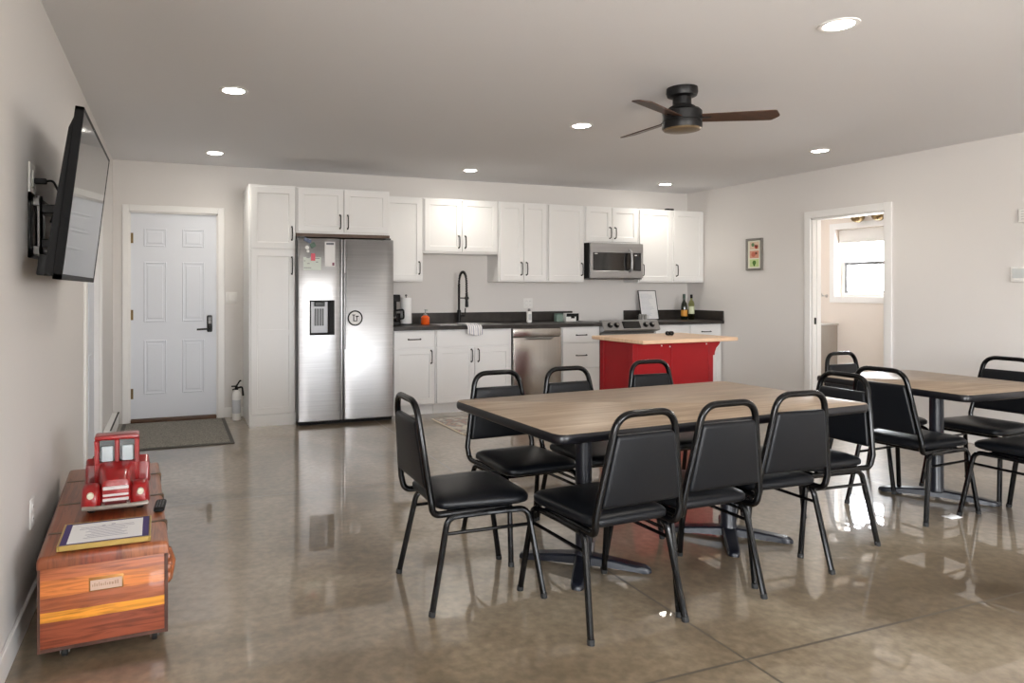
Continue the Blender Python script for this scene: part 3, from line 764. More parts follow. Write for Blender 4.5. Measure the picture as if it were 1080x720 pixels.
bm = NB(); box(bm, 1.549 - ox, 1.559 - ox, YR - YB + 0.03, YR - YB + 0.06, 0.04, 1.784); box(bm, 1.566 - ox, 1.577 - ox, YR - YB - 0.006, YR - YB - 0.0035, 0.72, 1.46); obj('handle_recess', bm, mat('recess_grey', rgb(88, 88, 88), 0.4, 0.6), fr)
bm = NB(); box(bm, 1.13 - ox, 2.06 - ox, YR - YB + 0.06, YR - YB + 0.09, 0.0, 0.033)
for k in range(18): box(bm, 1.16 + 0.048 * k - ox, 1.185 + 0.048 * k - ox, YR - YB + 0.054, YR - YB + 0.062, 0.008, 0.027)
obj('toe_grille', bm, black_m, fr)
bm = NB()
for x in (1.16, 2.02): box(bm, x - 0.03 - ox, x + 0.03 - ox, YR - YB + 0.04, YR - YB + 0.12, 1.789, 1.808, 0.004, 2)
obj('hinge_cap', bm, mat('hinge_grey', rgb(70, 70, 70), 0.5), fr)

YP = YR - 0.0015                                   # things stuck to the doors
def flat(name, x0, x1, z0, z1, m, y=YP, th=0.0012, parent=None, rot=0):
    bm = NB(); w, h = (x1 - x0) / 2, (z1 - z0) / 2
    box(bm, -w, w, -th, 0, -h, h)
    xf(bm, Matrix.Rotation(rot, 4, 'Y'))
    if parent: 
        o = obj(name, bm, m, parent); o.location = Vector(((x0 + x1) / 2, y, (z0 + z1) / 2)) - parent.location
    else:
        o = obj(name, bm, m); o.location = ((x0 + x1) / 2, y, (z0 + z1) / 2)
    return o
n1 = flat('note_pad', 1.373, 1.473, 1.517, 1.757, paper_m)
tag(n1, 'tall white notepad stuck near the top of the refrigerator left door', 'notepad')
flat('heading', 1.388, 1.461, 1.727, 1.747, ink_m, YP - 0.0012, 0.0006, n1)
flat('printed_logo', 1.446, 1.466, 1.527, 1.557, mat('logo_pink', rgb(120, 70, 90), 0.6), YP - 0.0012, 0.0006, n1)
n2 = flat('paper_note', 1.168, 1.338, 1.482, 1.607, mat('map_paper', rgb(214, 222, 214), 0.7))
tag(n2, 'pale printed note under a red magnet on the refrigerator door', 'note')
for k, (a, b, z) in enumerate(((1.22, 1.25, 1.555), (1.30, 1.345, 1.55), (1.195, 1.21, 1.525), (1.225, 1.25, 1.50), (1.31, 1.33, 1.515), (1.195, 1.265, 1.46))):
    flat('printed_line', a - 0.022, b - 0.022, z + 0.042, z + 0.048, ink_m, YP - 0.0012, 0.0006, n2)
mg = flat('fridge_magnet', 1.240, 1.280, 1.572, 1.642, mat('magnet_red', rgb(196, 20, 60), 0.4), YP - 0.0014, 0.006)
tag(mg, 'red magnet pinning the pale note to the refrigerator', 'magnet')
mg2 = flat('fridge_magnet', 1.173, 1.243, 1.747, 1.782, mat('magnet_blue', rgb(34, 54, 92), 0.4), YP, 0.008, rot=0.45)
tag(mg2, 'dark blue magnet near the top corner of the refrigerator left door', 'magnet')
mg3 = flat('fridge_magnet', 1.233, 1.283, 1.697, 1.742, mat('magnet_green', rgb(66, 96, 80), 0.5), YP, 0.006, rot=-0.5)
tag(mg3, 'dull green magnet between the blue magnet and the white notepad', 'magnet')
bm = NB(); lathe(bm, [(0, -0.006), (0.018, -0.006), (0.02, 0)], (1.203, YP, 1.697), 16, 'y'); lathe(bm, [(0, -0.005), (0.013, -0.005), (0.014, 0)], (1.213, YP, 1.662), 16, 'y')
mg4 = obj('fridge_magnet', bm, plast_m); tag(mg4, 'round white magnet just below the dark blue magnet on the refrigerator', 'magnet')
bm = NB(); lathe(bm, [(0, -0.0015), (0.075, -0.0015), (0.075, 0)], n=40, axis='y'); 
stk = obj('round_sticker', bm, paper_m); stk.location = (1.672, YR - 0.0005, 1.020)
tag(stk, 'round white decal with black ring on the refrigerator right door', 'sticker')
bm = NB(); lathe(bm, [(0.062, -0.0012), (0.062, -0.0025), (0.0755, -0.0025), (0.0755, -0.0008), (0.062, -0.0012)], n=40, axis='y', cap=False); obj('ring', bm, black_m, stk)
bm = NB()
for (x0, x1, z0, z1) in ((-0.020, -0.010, -0.030, 0.034), (-0.030, 0.0, 0.027, 0.035), (-0.020, 0.018, -0.031, -0.024), (0.012, 0.020, -0.030, 0.016), (0.004, 0.036, 0.012, 0.022)):
    box(bm, x0, x1, -0.0025, -0.0012, z0, z1)
obj('lettering', bm, black_m, stk)

# ------------------------------------------------------------------ dishwasher, range, microwave
dwm = mat('dishwasher_steel', rgb(172, 166, 160), 0.26, 1.0, noise=((90, 2, 2), 0.06, 2))
ds = thing('dishwasher', 'stainless dishwasher between the sink cabinet and the drawers', 'dishwasher', (3.762, YB, 0))
ox = 3.762
bm = NB(); box(bm, 3.462 - ox, 4.062 - ox, 6.72 - YB, -0.03, 0.10, 0.876); obj('body', bm, steel2_m, ds)
bm = NB(); box(bm, 3.464 - ox, 4.060 - ox, 6.68 - YB, 6.7195 - YB, 0.105, 0.775, 0.004, 2); obj('door', bm, dwm, ds)
bm = NB(); box(bm, 3.464 - ox, 4.060 - ox, 6.685 - YB, 6.7195 - YB, 0.78, 0.874, 0.004, 2); obj('control_panel', bm, dwm, ds)
bm = NB(); tube(bm, fillet([(3.62 - ox, 6.68 - YB, 0.76), (3.62 - ox, 6.645 - YB, 0.765), (3.93 - ox, 6.645 - YB, 0.765), (3.93 - ox, 6.68 - YB, 0.76)], 0.02), 0.008, 8); obj('handle', bm, steel_m, ds)
bm = NB(); box(bm, 3.464 - ox, 4.060 - ox, 6.76 - YB, 6.78 - YB, 0, 0.1); obj('toe_kick', bm, black_m, ds)

rg = thing('kitchen_range', 'stainless slide-in range with front knobs behind the red island', 'range', (4.955, YB, 0))
ox = 4.955
bm = NB(); box(bm, 4.585 - ox, 5.328 - ox, 6.70 - YB, -0.01, 0.03, 0.908, 0.002, 1); obj('body', bm, steel2_m, rg)
bm = NB(); box(bm, 4.584 - ox, 5.329 - ox, 6.685 - YB, -0.012, 0.9085, 0.922, 0.003, 2); obj('cooktop', bm, bglass_m, rg)
bm = NB()   # sloped control panel
prof = [(6.70, 0.80), (6.615, 0.825), (6.605, 0.84), (6.66, 0.938), (6.70, 0.945)]
rings3(bm, [[Vector((x, y - YB, z)) for y, z in prof] for x in (4.572 - ox, 5.345 - ox)])
cp = obj('control_panel', bm, steel_m, rg, 20)
nrm = Vector((0, -0.872, 0.489)); 
def on_panel(x, s, h=0.0):      # s 0..1 up the slope
    return Vector((x - ox, 6.605 + 0.055 * s - YB, 0.84 + 0.098 * s)) + nrm * h
for x in (4.665, 4.755, 5.155, 5.245):
    bm = NB(); tube(bm, [on_panel(x, 0.5, 0.0005), on_panel(x, 0.5, 0.006)], 0.033, 20); tube(bm, [on_panel(x, 0.5, 0.005), on_panel(x, 0.5, 0.03)], [0.026, 0.022], 20)
    kn = obj('knob', bm, blk_m, cp)
    bm = NB(); tube(bm, [on_panel(x, 0.5, 0.029), on_panel(x, 0.5, 0.033)], 0.017, 16); obj('knob_cap', bm, chrome_m, kn)
bm = NB(); A = [on_panel(4.84, 0.12, 0.001), on_panel(5.08, 0.12, 0.001), on_panel(5.08, 0.92, 0.001), on_panel(4.84, 0.92, 0.001)]
rings3(bm, [[v - nrm * 0.003 for v in A], [v + nrm * 0.001 for v in A]]); obj('display', bm, bglass_m, cp)
bm = NB(); box(bm, 4.59 - ox, 5.323 - ox, 6.655 - YB, 6.6995 - YB, 0.20, 0.785, 0.006, 2)
od = obj('oven_door', bm, steel_m, rg)
bm = NB(); box(bm, 4.66 - ox, 5.25 - ox, 6.652 - YB, 6.656 - YB, 0.30, 0.66); obj('oven_window', bm, bglass_m, od)
bm = NB(); tube(bm, fillet([(4.64 - ox, 6.655 - YB, 0.74), (4.64 - ox, 6.60 - YB, 0.74), (5.27 - ox, 6.60 - YB, 0.74), (5.27 - ox, 6.655 - YB, 0.74)], 0.02), 0.011, 10); obj('handle', bm, steel_m, od)
bm = NB(); box(bm, 4.59 - ox, 5.323 - ox, 6.665 - YB, 6.6995 - YB, 0.035, 0.19, 0.005, 2); obj('drawer', bm, steel_m, rg)
bm = NB()
for x in (4.62, 5.29):
    for y in (6.74, 7.22): lathe(bm, [(0.02, 0), (0.02, 0.032)], (x - ox, y - YB, 0), 12)
obj('foot', bm, black_m, rg)

mw = thing('microwave', 'stainless over-range microwave hung under a short wall cabinet', 'microwave', (4.955, YB, 1.42))
YM = 6.90
bm = NB(); box(bm, -0.382, 0.378, YM - YB + 0.03, -0.003, 0.012, 0.428, 0.003, 1); obj('body', bm, black_m, mw)
bm = NB(); 
for (x0, x1, z0, z1) in ((-0.37, 0.375, 0.315, 0.425), (-0.37, 0.375, 0.015, 0.10), (-0.37, -0.335, 0.10, 0.315), (0.345, 0.375, 0.10, 0.315)): box(bm, x0, x1, YM - YB, YM - YB + 0.0295, z0, z1, 0.002, 1)
md_ = obj('door', bm, steel_m, mw)
bm = NB(); box(bm, -0.335, 0.345, YM - YB + 0.003, YM - YB + 0.02, 0.10, 0.315); obj('window', bm, bglass_m, md_)
bm = NB(); box(bm, -0.31, -0.27, YM - YB + 0.0018, YM - YB + 0.0035, 0.296, 0.305); box(bm, 0.255, 0.285, YM - YB + 0.0018, YM - YB + 0.0035, 0.282, 0.292); obj('printed_mark', bm, paper_m, md_)
bm = NB(); box(bm, 0.26, 0.33, YM - YB + 0.0015, YM - YB + 0.0035, 0.115, 0.27); obj('keypad', bm, mat('keypad_dark', rgb(40, 40, 42), 0.4), md_)
bm = NB(); tube(bm, fillet([(0.175, YM - YB, 0.09), (0.17, YM - YB - 0.05, 0.11), (0.168, YM - YB - 0.062, 0.21), (0.17, YM - YB - 0.05, 0.32), (0.175, YM - YB, 0.345)], 0.04, 6), 0.015, 12); obj('handle', bm, steel_m, md_)
bm = NB(); box(bm, -0.375, 0.37, YM - YB + 0.02, -0.01, 0.0, 0.0118, 0.002, 1)
for k in range(12): box(bm, -0.3 + 0.05 * k, -0.27 + 0.05 * k, YM - YB + 0.05, YM - YB + 0.16, -0.003, 0.001)
obj('vent_grille', bm, steel2_m, mw)

# ------------------------------------------------------------------ things on the counters
CZ = 0.9185
cm = thing('coffee_maker', 'black coffee maker half hidden behind the refrigerator edge', 'coffee maker', (2.20, 7.10, CZ))
bm = NB(); slab(bm, outline(rect(-0.085, 0.085, -0.12, 0.11), 0.03), 0, 0.035, 0.005); obj('base', bm, black_m, cm)
bm = NB(); slab(bm, outline(rect(-0.085, 0.085, 0.03, 0.11), 0.02), 0.0352, 0.25, 0.003); obj('tower', bm, black_m, cm)
bm = NB(); slab(bm, outline(rect(-0.085, 0.085, -0.11, 0.11), 0.03), 0.2502, 0.325, 0.006); obj('brew_head', bm, black_m, cm)
bm = NB(); lathe(bm, [(0.0, 0.036), (0.06, 0.036), (0.068, 0.06), (0.066, 0.10), (0.045, 0.15), (0.045, 0.165), (0.0, 0.165)], (0, -0.045, 0), 24); cf = obj('carafe', bm, bglass_m, cm)
bm = NB(); tube(bm, fillet([(0.045, -0.06, 0.155), (0.125, -0.075, 0.165), (0.128, -0.075, 0.07), (0.062, -0.06, 0.06)], 0.02), 0.010, 8); obj('carafe_handle', bm, black_m, cf)
pt = thing('paper_towel_holder', 'white paper towel roll on an upright holder beside the refrigerator', 'paper towels', (2.372, 7.08, CZ))
bm = NB(); lathe(bm, [(0, 0), (0.078, 0), (0.078, 0.008), (0, 0.012)]); obj('base', bm, blk_m, pt)
bm = NB(); lathe(bm, [(0.02, 0.013), (0.059, 0.013), (0.061, 0.018), (0.061, 0.285), (0.059, 0.29), (0.02, 0.29)], n=32); obj('paper_roll', bm, paper_m, pt)
bm = NB(); lathe(bm, [(0.006, 0.012), (0.006, 0.305), (0.013, 0.312), (0.010, 0.325), (0, 0.328)], n=12); obj('rod', bm, steel2_m, pt)
sp = thing('soap_dispenser', 'orange liquid soap pump bottle beside the sink', 'soap dispenser', (2.575, 7.03, CZ))
bm = NB(); lathe(bm, [(0, 0), (0.044, 0), (0.048, 0.006), (0.048, 0.08), (0.03, 0.096), (0.018, 0.10), (0, 0.10)], n=24); obj('bottle', bm, amber_m, sp)
bm = NB(); lathe(bm, [(0, 0.006), (0.042, 0.006), (0.042, 0.072), (0, 0.072)], n=24); obj('liquid', bm, mat('orange_liquid', rgb(226, 84, 18), 0.2), sp)
bm = NB(); lathe(bm, [(0.019, 0.1005), (0.019, 0.115), (0.006, 0.118), (0.005, 0.15), (0.010, 0.152), (0.010, 0.162), (0, 0.163)], n=16); tube(bm, [(0, 0, 0.157), (0.01, -0.04, 0.155)], 0.005, 8); obj('pump', bm, mat('pump_grey', rgb(150, 160, 156), 0.4), sp)
wb = thing('white_bottle', 'slim white bottle with a dark cap standing under the double outlet', 'bottle', (3.83, 7.0, CZ))
bm = NB(); slab(bm, outline(rect(-0.028, 0.028, -0.02, 0.02), 0.014), 0, 0.13, 0.006); obj('bottle', bm, plast_m, wb)
bm = NB(); lathe(bm, [(0.016, 0.1302), (0.016, 0.15), (0.012, 0.16), (0, 0.16)], n=16); obj('cap', bm, steel2_m, wb)
bm = NB(); box(bm, -0.018, 0.018, -0.0212, -0.0198, 0.03, 0.10); obj('label', bm, mat('label_grey', rgb(190, 192, 194), 0.6), wb)
tb = thing('small_tin', 'small grey-green tin standing at the end of the sink counter', 'tin', (4.29, 7.12, CZ))
bm = NB(); slab(bm, outline(rect(-0.045, 0.045, -0.035, 0.035), 0.012), 0, 0.085, 0.004); obj('body', bm, mat('tin_green', rgb(120, 140, 130), 0.4), tb)
bm = NB(); slab(bm, outline(rect(-0.046, 0.046, -0.036, 0.036), 0.012), 0.0852, 0.097, 0.003); obj('lid', bm, mat('tin_green_dark', rgb(84, 104, 96), 0.4), tb)
sg = thing('counter_box', 'white and black box beside the grey-green tin on the counter', 'box', (4.445, 7.10, CZ))
bm = NB(); box(bm, -0.085, 0.085, -0.035, 0.035, 0, 0.10, 0.003, 1); obj('carton', bm, plast_m, sg)
bm = NB(); box(bm, -0.082, 0.082, -0.0362, -0.0348, 0.058, 0.096); box(bm, 0.05, 0.086, -0.0365, -0.0348, 0.004, 0.096); box(bm, -0.02, 0.03, -0.0366, -0.0348, 0.038, 0.06); obj('printed_panel', bm, black_m, sg)
cd = thing('condiment_caddy', 'small grey wire caddy of shakers beside the range', 'caddy', (5.385, 6.98, CZ))
bm = NB(); box(bm, -0.045, 0.045, -0.05, 0.05, 0, 0.006, 0.001, 1)
for z in (0.035, 0.06): tube(bm, [(-0.045, -0.05, z), (0.045, -0.05, z), (0.045, 0.05, z), (-0.045, 0.05, z)], 0.002, 6, closed=True)
for sx in (-1, 1):
    for sy in (-1, 1): tube(bm, [(sx * 0.045, sy * 0.05, 0.004), (sx * 0.045, sy * 0.05, 0.062)], 0.002, 6)
obj('rack', bm, steel2_m, cd)
for k, (x, y) in enumerate(((-0.022, -0.025), (0.022, -0.025), (-0.022, 0.025), (0.022, 0.025))):
    bm = NB(); lathe(bm, [(0, 0.0065), (0.018, 0.0065), (0.018, 0.06), (0.014, 0.068), (0.014, 0.078), (0, 0.08)], (x, y, 0), 14); obj('shaker', bm, mat('shaker_grey', rgb(150, 148, 144), 0.3, 0.5), cd)
fs_ = thing('framed_sheet', 'black-edged framed white sheet leaning on the wall beside the range', 'framed sheet', (5.635, 7.155, CZ))
fw, fh, tilt = 0.135, 0.375, -0.20
Mx = Matrix.Rotation(tilt, 4, 'X')
bm = NB()
for (a, b, c, d) in ((-fw, -fw + 0.008, 0, fh), (fw - 0.008, fw, 0, fh), (-fw, fw, 0, 0.008), (-fw, fw, fh - 0.008, fh)): box(bm, a, b, -0.006, 0.006, c, d, 0.001, 1)
xf(bm, Mx); obj('frame', bm, black_m, fs_)
bm = NB(); box(bm, -fw + 0.008, fw - 0.008, -0.002, 0.003, 0.008, fh - 0.008); xf(bm, Mx); pg = obj('sheet', bm, paper_m, fs_)
bm = NB()
for k in range(20):
    w = random.uniform(0.55, 0.95)
    box(bm, -fw + 0.03, -fw + 0.03 + 0.2 * w, -0.0026, -0.0018, 0.05 + k * 0.0145, 0.0535 + k * 0.0145)
xf(bm, Mx); obj('printed_lines', bm, mat('faint_ink', rgb(186, 190, 200), 0.7), pg)
wn = thing('wine_bottle', 'dark wine bottle with an orange label on the corner counter', 'bottle', (6.115, 7.10, CZ), group='bottles in the kitchen corner')
bm = NB(); lathe(bm, [(0, 0), (0.036, 0), (0.039, 0.005), (0.039, 0.16), (0.033, 0.20), (0.016, 0.235), (0.0145, 0.26), (0.0145, 0.30), (0, 0.30)], n=28); obj('bottle', bm, dkbot_m, wn)
bm = NB(); lathe(bm, [(0.0395, 0.04), (0.0397, 0.042), (0.0397, 0.118), (0.0395, 0.12)], n=28); obj('label', bm, mat('label_orange', rgb(214, 150, 60), 0.6), wn)
bm = NB(); lathe(bm, [(0.0155, 0.262), (0.0157, 0.30), (0.0157, 0.322), (0, 0.323)], n=20); obj('capsule', bm, mat('capsule_green', rgb(30, 60, 44), 0.4), wn)
ln = thing('liquor_bottle', 'clear yellowish bottle with a black cap behind the wine bottle', 'bottle', (6.195, 7.06, CZ), group='bottles in the kitchen corner')
bm = NB(); lathe(bm, [(0, 0), (0.034, 0), (0.036, 0.005), (0.036, 0.19), (0.028, 0.225), (0.013, 0.245), (0.013, 0.275), (0, 0.275)], n=28); obj('bottle', bm, clear_m, ln)
bm = NB(); lathe(bm, [(0.0362, 0.07), (0.0367, 0.072), (0.0367, 0.165), (0.0362, 0.167)], n=28); obj('label', bm, mat('label_pale', rgb(206, 212, 178), 0.6), ln)
bm = NB(); lathe(bm, [(0.015, 0.268), (0.015, 0.315), (0, 0.316)], n=18); obj('cap', bm, black_m, ln)
bm = NB(); box(bm, -0.05, 0.05, -0.03, 0.03, 0, 0.022, 0.006, 2)
o = obj('small_box', bm, black_m); o.location = (5.84, 7.05, 2.2865); tag(o, 'small dark box lying on top of the corner wall cabinets', 'box')
bm = NB(); box(bm, -0.02, 0.02, -0.022, -0.030, 0.006, 0.016); obj('lid_latch', bm, steel2_m, o)

# ------------------------------------------------------------------ red island
isl = thing('kitchen_island', 'red kitchen island with a pale butcher-block top', 'kitchen island', (3.42, 4.43, 0), math.radians(3))
bm = NB(); slab(bm, outline(rect(0.0, 1.0, 0.0, 0.65), 0.006, 2), 0.872, 0.902, 0.004); obj('top', bm, butch_m, isl)
bx0, bx1, by0, by1 = 0.05, 0.91, 0.18, 0.60
bm = NB(); box(bm, bx0 + 0.01, bx1 - 0.01, by0 + 0.01, by1 - 0.01, 0.05, 0.871); obj('body', bm, red_m, isl)
for (x, y) in ((bx0, by0), (bx1 - 0.05, by0), (bx0, by1 - 0.05), (bx1 - 0.05, by1 - 0.05)):
    bm = NB(); box(bm, x, x + 0.05, y, y + 0.05, 0.0, 0.8712, 0.003, 1); obj('post', bm, red_m, isl)
xm = bx0 + 0.40
bm = NB(); box(bm, bx0 + 0.052, xm - 0.006, by0 + 0.004, by0 + 0.012, 0.08, 0.868, 0.002, 1); obj('front_panel', bm, red_m, isl)
bm = NB(); box(bm, xm + 0.006, bx1 - 0.052, by0 + 0.004, by0 + 0.012, 0.08, 0.868, 0.002, 1); obj('front_panel', bm, red_m, isl)
bm = NB(); box(bm, bx0 + 0.004, bx0 + 0.012, by0 + 0.052, by1 - 0.052, 0.08, 0.868, 0.002, 1); obj('side_panel', bm, red_m, isl)
bm = NB(); box(bm, bx0 + 0.05, bx1 - 0.05, by0 + 0.008, by0 + 0.02, 0.02, 0.078); obj('bottom_rail', bm, red_m, isl)
for y in (by0 + 0.005, by1 - 0.05):
    bm = NB(); P = [(bx1 - 0.002, 0.871), (bx1 + 0.082, 0.871), (bx1 + 0.082, 0.845), (bx1 + 0.066, 0.825), (bx1 + 0.038, 0.80), (bx1 + 0.022, 0.765), (bx1 + 0.02, 0.74), (bx1 - 0.002, 0.74)]
    rings3(bm, [[Vector((x, y, z)) for x, z in P], [Vector((x, y + 0.04, z)) for x, z in P]]); obj('corbel', bm, red_m, isl)
for (x, z) in ((xm - 0.10, 0.838), (xm - 0.012, 0.828), (bx1 - 0.075, 0.838), (bx1 - 0.022, 0.85)):
    bm = NB(); lathe(bm, [(0, -0.004), (0.006, -0.003), (0.007, 0.0)], (x, by0 + 0.004, z), 12, 'y'); obj('screw_cap', bm, plast_m, isl)
tr = thing('table_ornament', 'small black ornament lying on the pale island top', 'ornament', (4.03, 4.86, 0.9025))
for dx in (-0.018, 0.018):
    bm = NB(); lathe(bm, [(0.013, -0.014), (0.018, -0.014), (0.018, 0.014), (0.013, 0.014), (0.013, -0.014)], (dx, 0, 0.018), 18, 'y', cap=False); obj('ring', bm, black_m, tr)

# ------------------------------------------------------------------ mats
dm = thing('door_mat', 'grey ribbed door mat in front of the entry door', 'door mat', (0.03, 6.63, 0))
bm = NB(); box(bm, -0.47, 0.47, -0.60, 0.60, 0.0005, 0.008, 0.003, 1); obj('border', bm, matb_m, dm)
bm = NB(); box(bm, -0.435, 0.435, -0.565, 0.565, 0.008, 0.013, 0.002, 1); obj('pile', bm, mat_m, dm)
kr = thing('kitchen_rug', 'faded patterned rug with pale edging in front of the sink', 'rug', (2.93, 6.06, 0))
bm = NB(); box(bm, -0.50, 0.50, -0.405, 0.405, 0.0005, 0.006, 0.002, 1); obj('binding', bm, rugb_m, kr)
bm = NB(); box(bm, -0.48, 0.48, -0.385, 0.385, 0.006, 0.009, 0.001, 1); obj('field', bm, rug_m, kr)

# fire extinguisher by the pantry
fe = thing('fire_extinguisher', 'white fire extinguisher on the floor between door and pantry', 'fire extinguisher', (0.605, 7.12, 0))
bm = NB(); lathe(bm, [(0, 0), (0.04, 0), (0.043, 0.008), (0.043, 0.245), (0.036, 0.275), (0.018, 0.292), (0.015, 0.30), (0, 0.30)], n=24); obj('cylinder', bm, plast_m, fe)
bm = NB(); lathe(bm, [(0.017, 0.3002), (0.017, 0.325), (0.012, 0.33), (0, 0.33)], n=14); obj('valve', bm, black_m, fe)
bm = NB(); box(bm, -0.05, 0.012, -0.012, 0.012, 0.33, 0.342, 0.003, 1); tube(bm, [(-0.04, 0, 0.30), (0.01, 0, 0.32)], 0.006, 8); tube(bm, [(0.0, 0, 0.338), (0.03, 0, 0.385), (0.045, 0, 0.39)], 0.008, 8); obj('squeeze_handle', bm, black_m, fe)
bm = NB(); tube(bm, fillet([(0.012, 0, 0.318), (0.055, -0.01, 0.33), (0.062, -0.015, 0.24)], 0.03), [0.009] * 8 + [0.011], 8); obj('hose', bm, black_m, fe)
bm = NB(); lathe(bm, [(0.0433, 0.07), (0.0437, 0.072), (0.0437, 0.2), (0.0433, 0.202)], n=24); obj('label', bm, mat('ext_label', rgb(196, 198, 202), 0.6), fe)

# ------------------------------------------------------------------ chairs
def make_chair():
    t = thing('dining_chair', '', 'chair')
    # seat cushion
    base = outline([(-0.188, -0.215), (0.188, -0.215), (0.218, 0.208), (-0.218, 0.208)], [0.06, 0.06, 0.085, 0.085], 8)
    bm = NB(); L = []
    for dd, z in ((0.012, 0.402), (0.002, 0.408), (0.0, 0.418), (0.0, 0.428), (0.008, 0.438), (0.03, 0.447), (0.075, 0.453), (0.13, 0.456)):
        L.append([Vector((p.x, p.y, z)) for p in (inset2(base, dd) if dd else base)])
    rings3(bm, L); obj('seat', bm, vinyl_m, t, 50)
    # back frame: rear rails under the seat, up and over the top in one bent tube
    half = [(0.176, 0.10, 0.390), (0.194, -0.238, 0.390), (0.201, -0.250, 0.455), (0.133, -0.290, 0.840)]
    R_ = [(x, y, z) for x, y, z in half]; Lf = [(-x, y, z) for x, y, z in half][::-1]
    pts = fillet(R_ + Lf, [0.07, 0.0, 0.085, 0.085, 0.0, 0.07], 8)
    bm = NB(); tube(bm, pts, 0.0138, 12); obj('back_frame', bm, frame_m, t)
    # upholstered back pad between the tubes
    def tx(z): return 0.201 + (0.133 - 0.201) * (z - 0.455) / 0.385 - 0.011
    def ty(z): return -0.250 + (-0.290 + 0.250) * (z - 0.455) / 0.385
    zs = (0.492, 0.498, 0.51, 0.63, 0.745, 0.757, 0.763)
    ins = (0.014, 0.004, 0.0, 0.0, 0.0, 0.004, 0.014)
    bm = NB(); L = []
    for z, i_ in zip(zs, ins):
        hx = tx(z) - i_ * 0.5; y = ty(z); th = 0.017 - i_ * 0.6
        sec = outline([(-hx, y - th), (hx, y - th), (hx, y + th), (-hx, y + th)], th * 0.85, 4)
        L.append([Vector((p.x, p.y, z)) for p in sec])
    rings3(bm, L); obj('backrest', bm, vinyl_m, t, 50)
    for sx in (-1, 1):
        fp = fillet([(sx * 0.190, 0.0, 0.378), (sx * 0.196, 0.185, 0.378), (sx * 0.222, 0.248, 0.012)], 0.05, 6)
        bm = NB(); tube(bm, fp, 0.0128, 10); lg = obj('leg', bm, frame_m, t)
        bm = NB(); tube(bm, [(sx * 0.2215, 0.247, 0.02), (sx * 0.2228, 0.250, 0.0)], 0.0140, 10); obj('foot_cap', bm, rub_m, lg)
        rp_ = fillet([(sx * 0.190, 0.0, 0.378), (sx * 0.196, -0.175, 0.378), (sx * 0.224, -0.252, 0.012)], 0.05, 6)
        bm = NB(); tube(bm, rp_, 0.0128, 10); lg = obj('leg', bm, frame_m, t)
        bm = NB(); tube(bm, [(sx * 0.2235, -0.251, 0.02), (sx * 0.2248, -0.254, 0.0)], 0.0140, 10); obj('foot_cap', bm, rub_m, lg)
        k = (0.378 - 0.312) / 0.366
        bm = NB(); tube(bm, [(sx * (0.196 + 0.026 * k), 0.185 + 0.063 * k, 0.312), (sx * (0.196 + 0.028 * k), -0.175 - 0.077 * k, 0.312)], 0.0075, 8); obj('stretcher', bm, frame_m, t)
    bm = NB()
    for y in (-0.12, 0.12): tube(bm, [(-0.19, y, 0.380), (0.19, y, 0.380)], 0.009, 8)
    box(bm, -0.15, 0.15, -0.16, 0.16, 0.389, 0.4005)
    obj('seat_frame', bm, frame_m, t)
    return t
CH = [  # x, y, heading in degrees (0 faces +y, the way the camera looks), label
    (1.225, 2.785, -91, 'black chair at the open left end of the long table, seen from its side'),
    (1.645, 2.420, 3, 'nearest black chair, its whole backrest and four legs in view'),
    (2.105, 2.475, 1, 'middle of the three black chairs backing onto the near side of the long table'),
    (2.605, 2.565, -1, 'black chair on the near side of the long table, last before its far end'),
    (3.110, 2.715, 88, 'black chair at the right end of the long table, facing the table'),
    (1.700, 3.160, 183, 'black chair across the long table, in front of the sink cabinet and rug'),
    (2.165, 3.190, 182, 'black chair across the long table, its back against the white drawers'),
    (2.850, 3.330, 181, 'black chair across the long table, its back against the red island'),
    (4.110, 2.830, -86, 'black chair beside the small table, its back turned to the long table'),
    (4.510, 3.320, 181, 'black chair at the far side of the small table, in front of the doorway'),
    (4.900, 2.920, 93, 'black chair at the right of the small table, facing it'),
    (4.460, 2.395, 0, 'black chair pushed under the near side of the small table, back out of frame')]
ch0 = make_chair()
for i, (x, y, a, lab) in enumerate(CH):
    c = ch0 if i == 0 else dup(ch0)
    c.location = (x, y, 0); c.rotation_euler = (0, 0, math.radians(a)); c['label'] = lab; c['group'] = 'black banquet chairs at the tables'

# ------------------------------------------------------------------ tables
def pedestal(t, cx, cy, a0=45, arms=4):
    bm = NB(); lathe(bm, [(0.045, 0.045), (0.048, 0.05), (0.038, 0.075), (0.038, 0.69), (0, 0.69)], (cx, cy, 0), 24); obj('column', bm, ped_m, t)
    bm = NB(); box(bm, cx - 0.15, cx + 0.15, cy - 0.15, cy + 0.15, 0.688, 0.699, 0.003, 1)
    obj('mounting_plate', bm, ped_m, t)
    for k in range(4) if arms == 4 else (0, 2):
        bm = NB()
        L = []
        for r, w, z0, z1 in ((0.0, 0.036, 0.018, 0.060), (0.05, 0.036, 0.018, 0.060), (0.15, 0.032, 0.014, 0.050), (0.24, 0.030, 0.008, 0.038), (0.275, 0.028, 0.006, 0.034), (0.298, 0.020, 0.006, 0.026), (0.305, 0.010, 0.008, 0.018)):
            L.append([Vector((r, -w, z0)), Vector((r, w, z0)), Vector((r, w, z1 - 0.008)), Vector((r, w * 0.75, z1)), Vector((r, -w * 0.75, z1)), Vector((r, -w, z1 - 0.008))])
        rings3(bm, L)
        xf(bm, Matrix.Translation((cx, cy, 0)) @ Matrix.Rotation(math.radians(a0 + 90 * k), 4, 'Z'))
        lg = obj('foot', bm, ped_m, t, 40)
        bm = NB(); a = math.radians(a0 + 90 * k); lathe(bm, [(0, 0.0), (0.016, 0.0), (0.016, 0.007), (0, 0.008)], (cx + 0.27 * math.cos(a), cy + 0.27 * math.sin(a), 0), 12); obj('glide', bm, rub_m, lg)
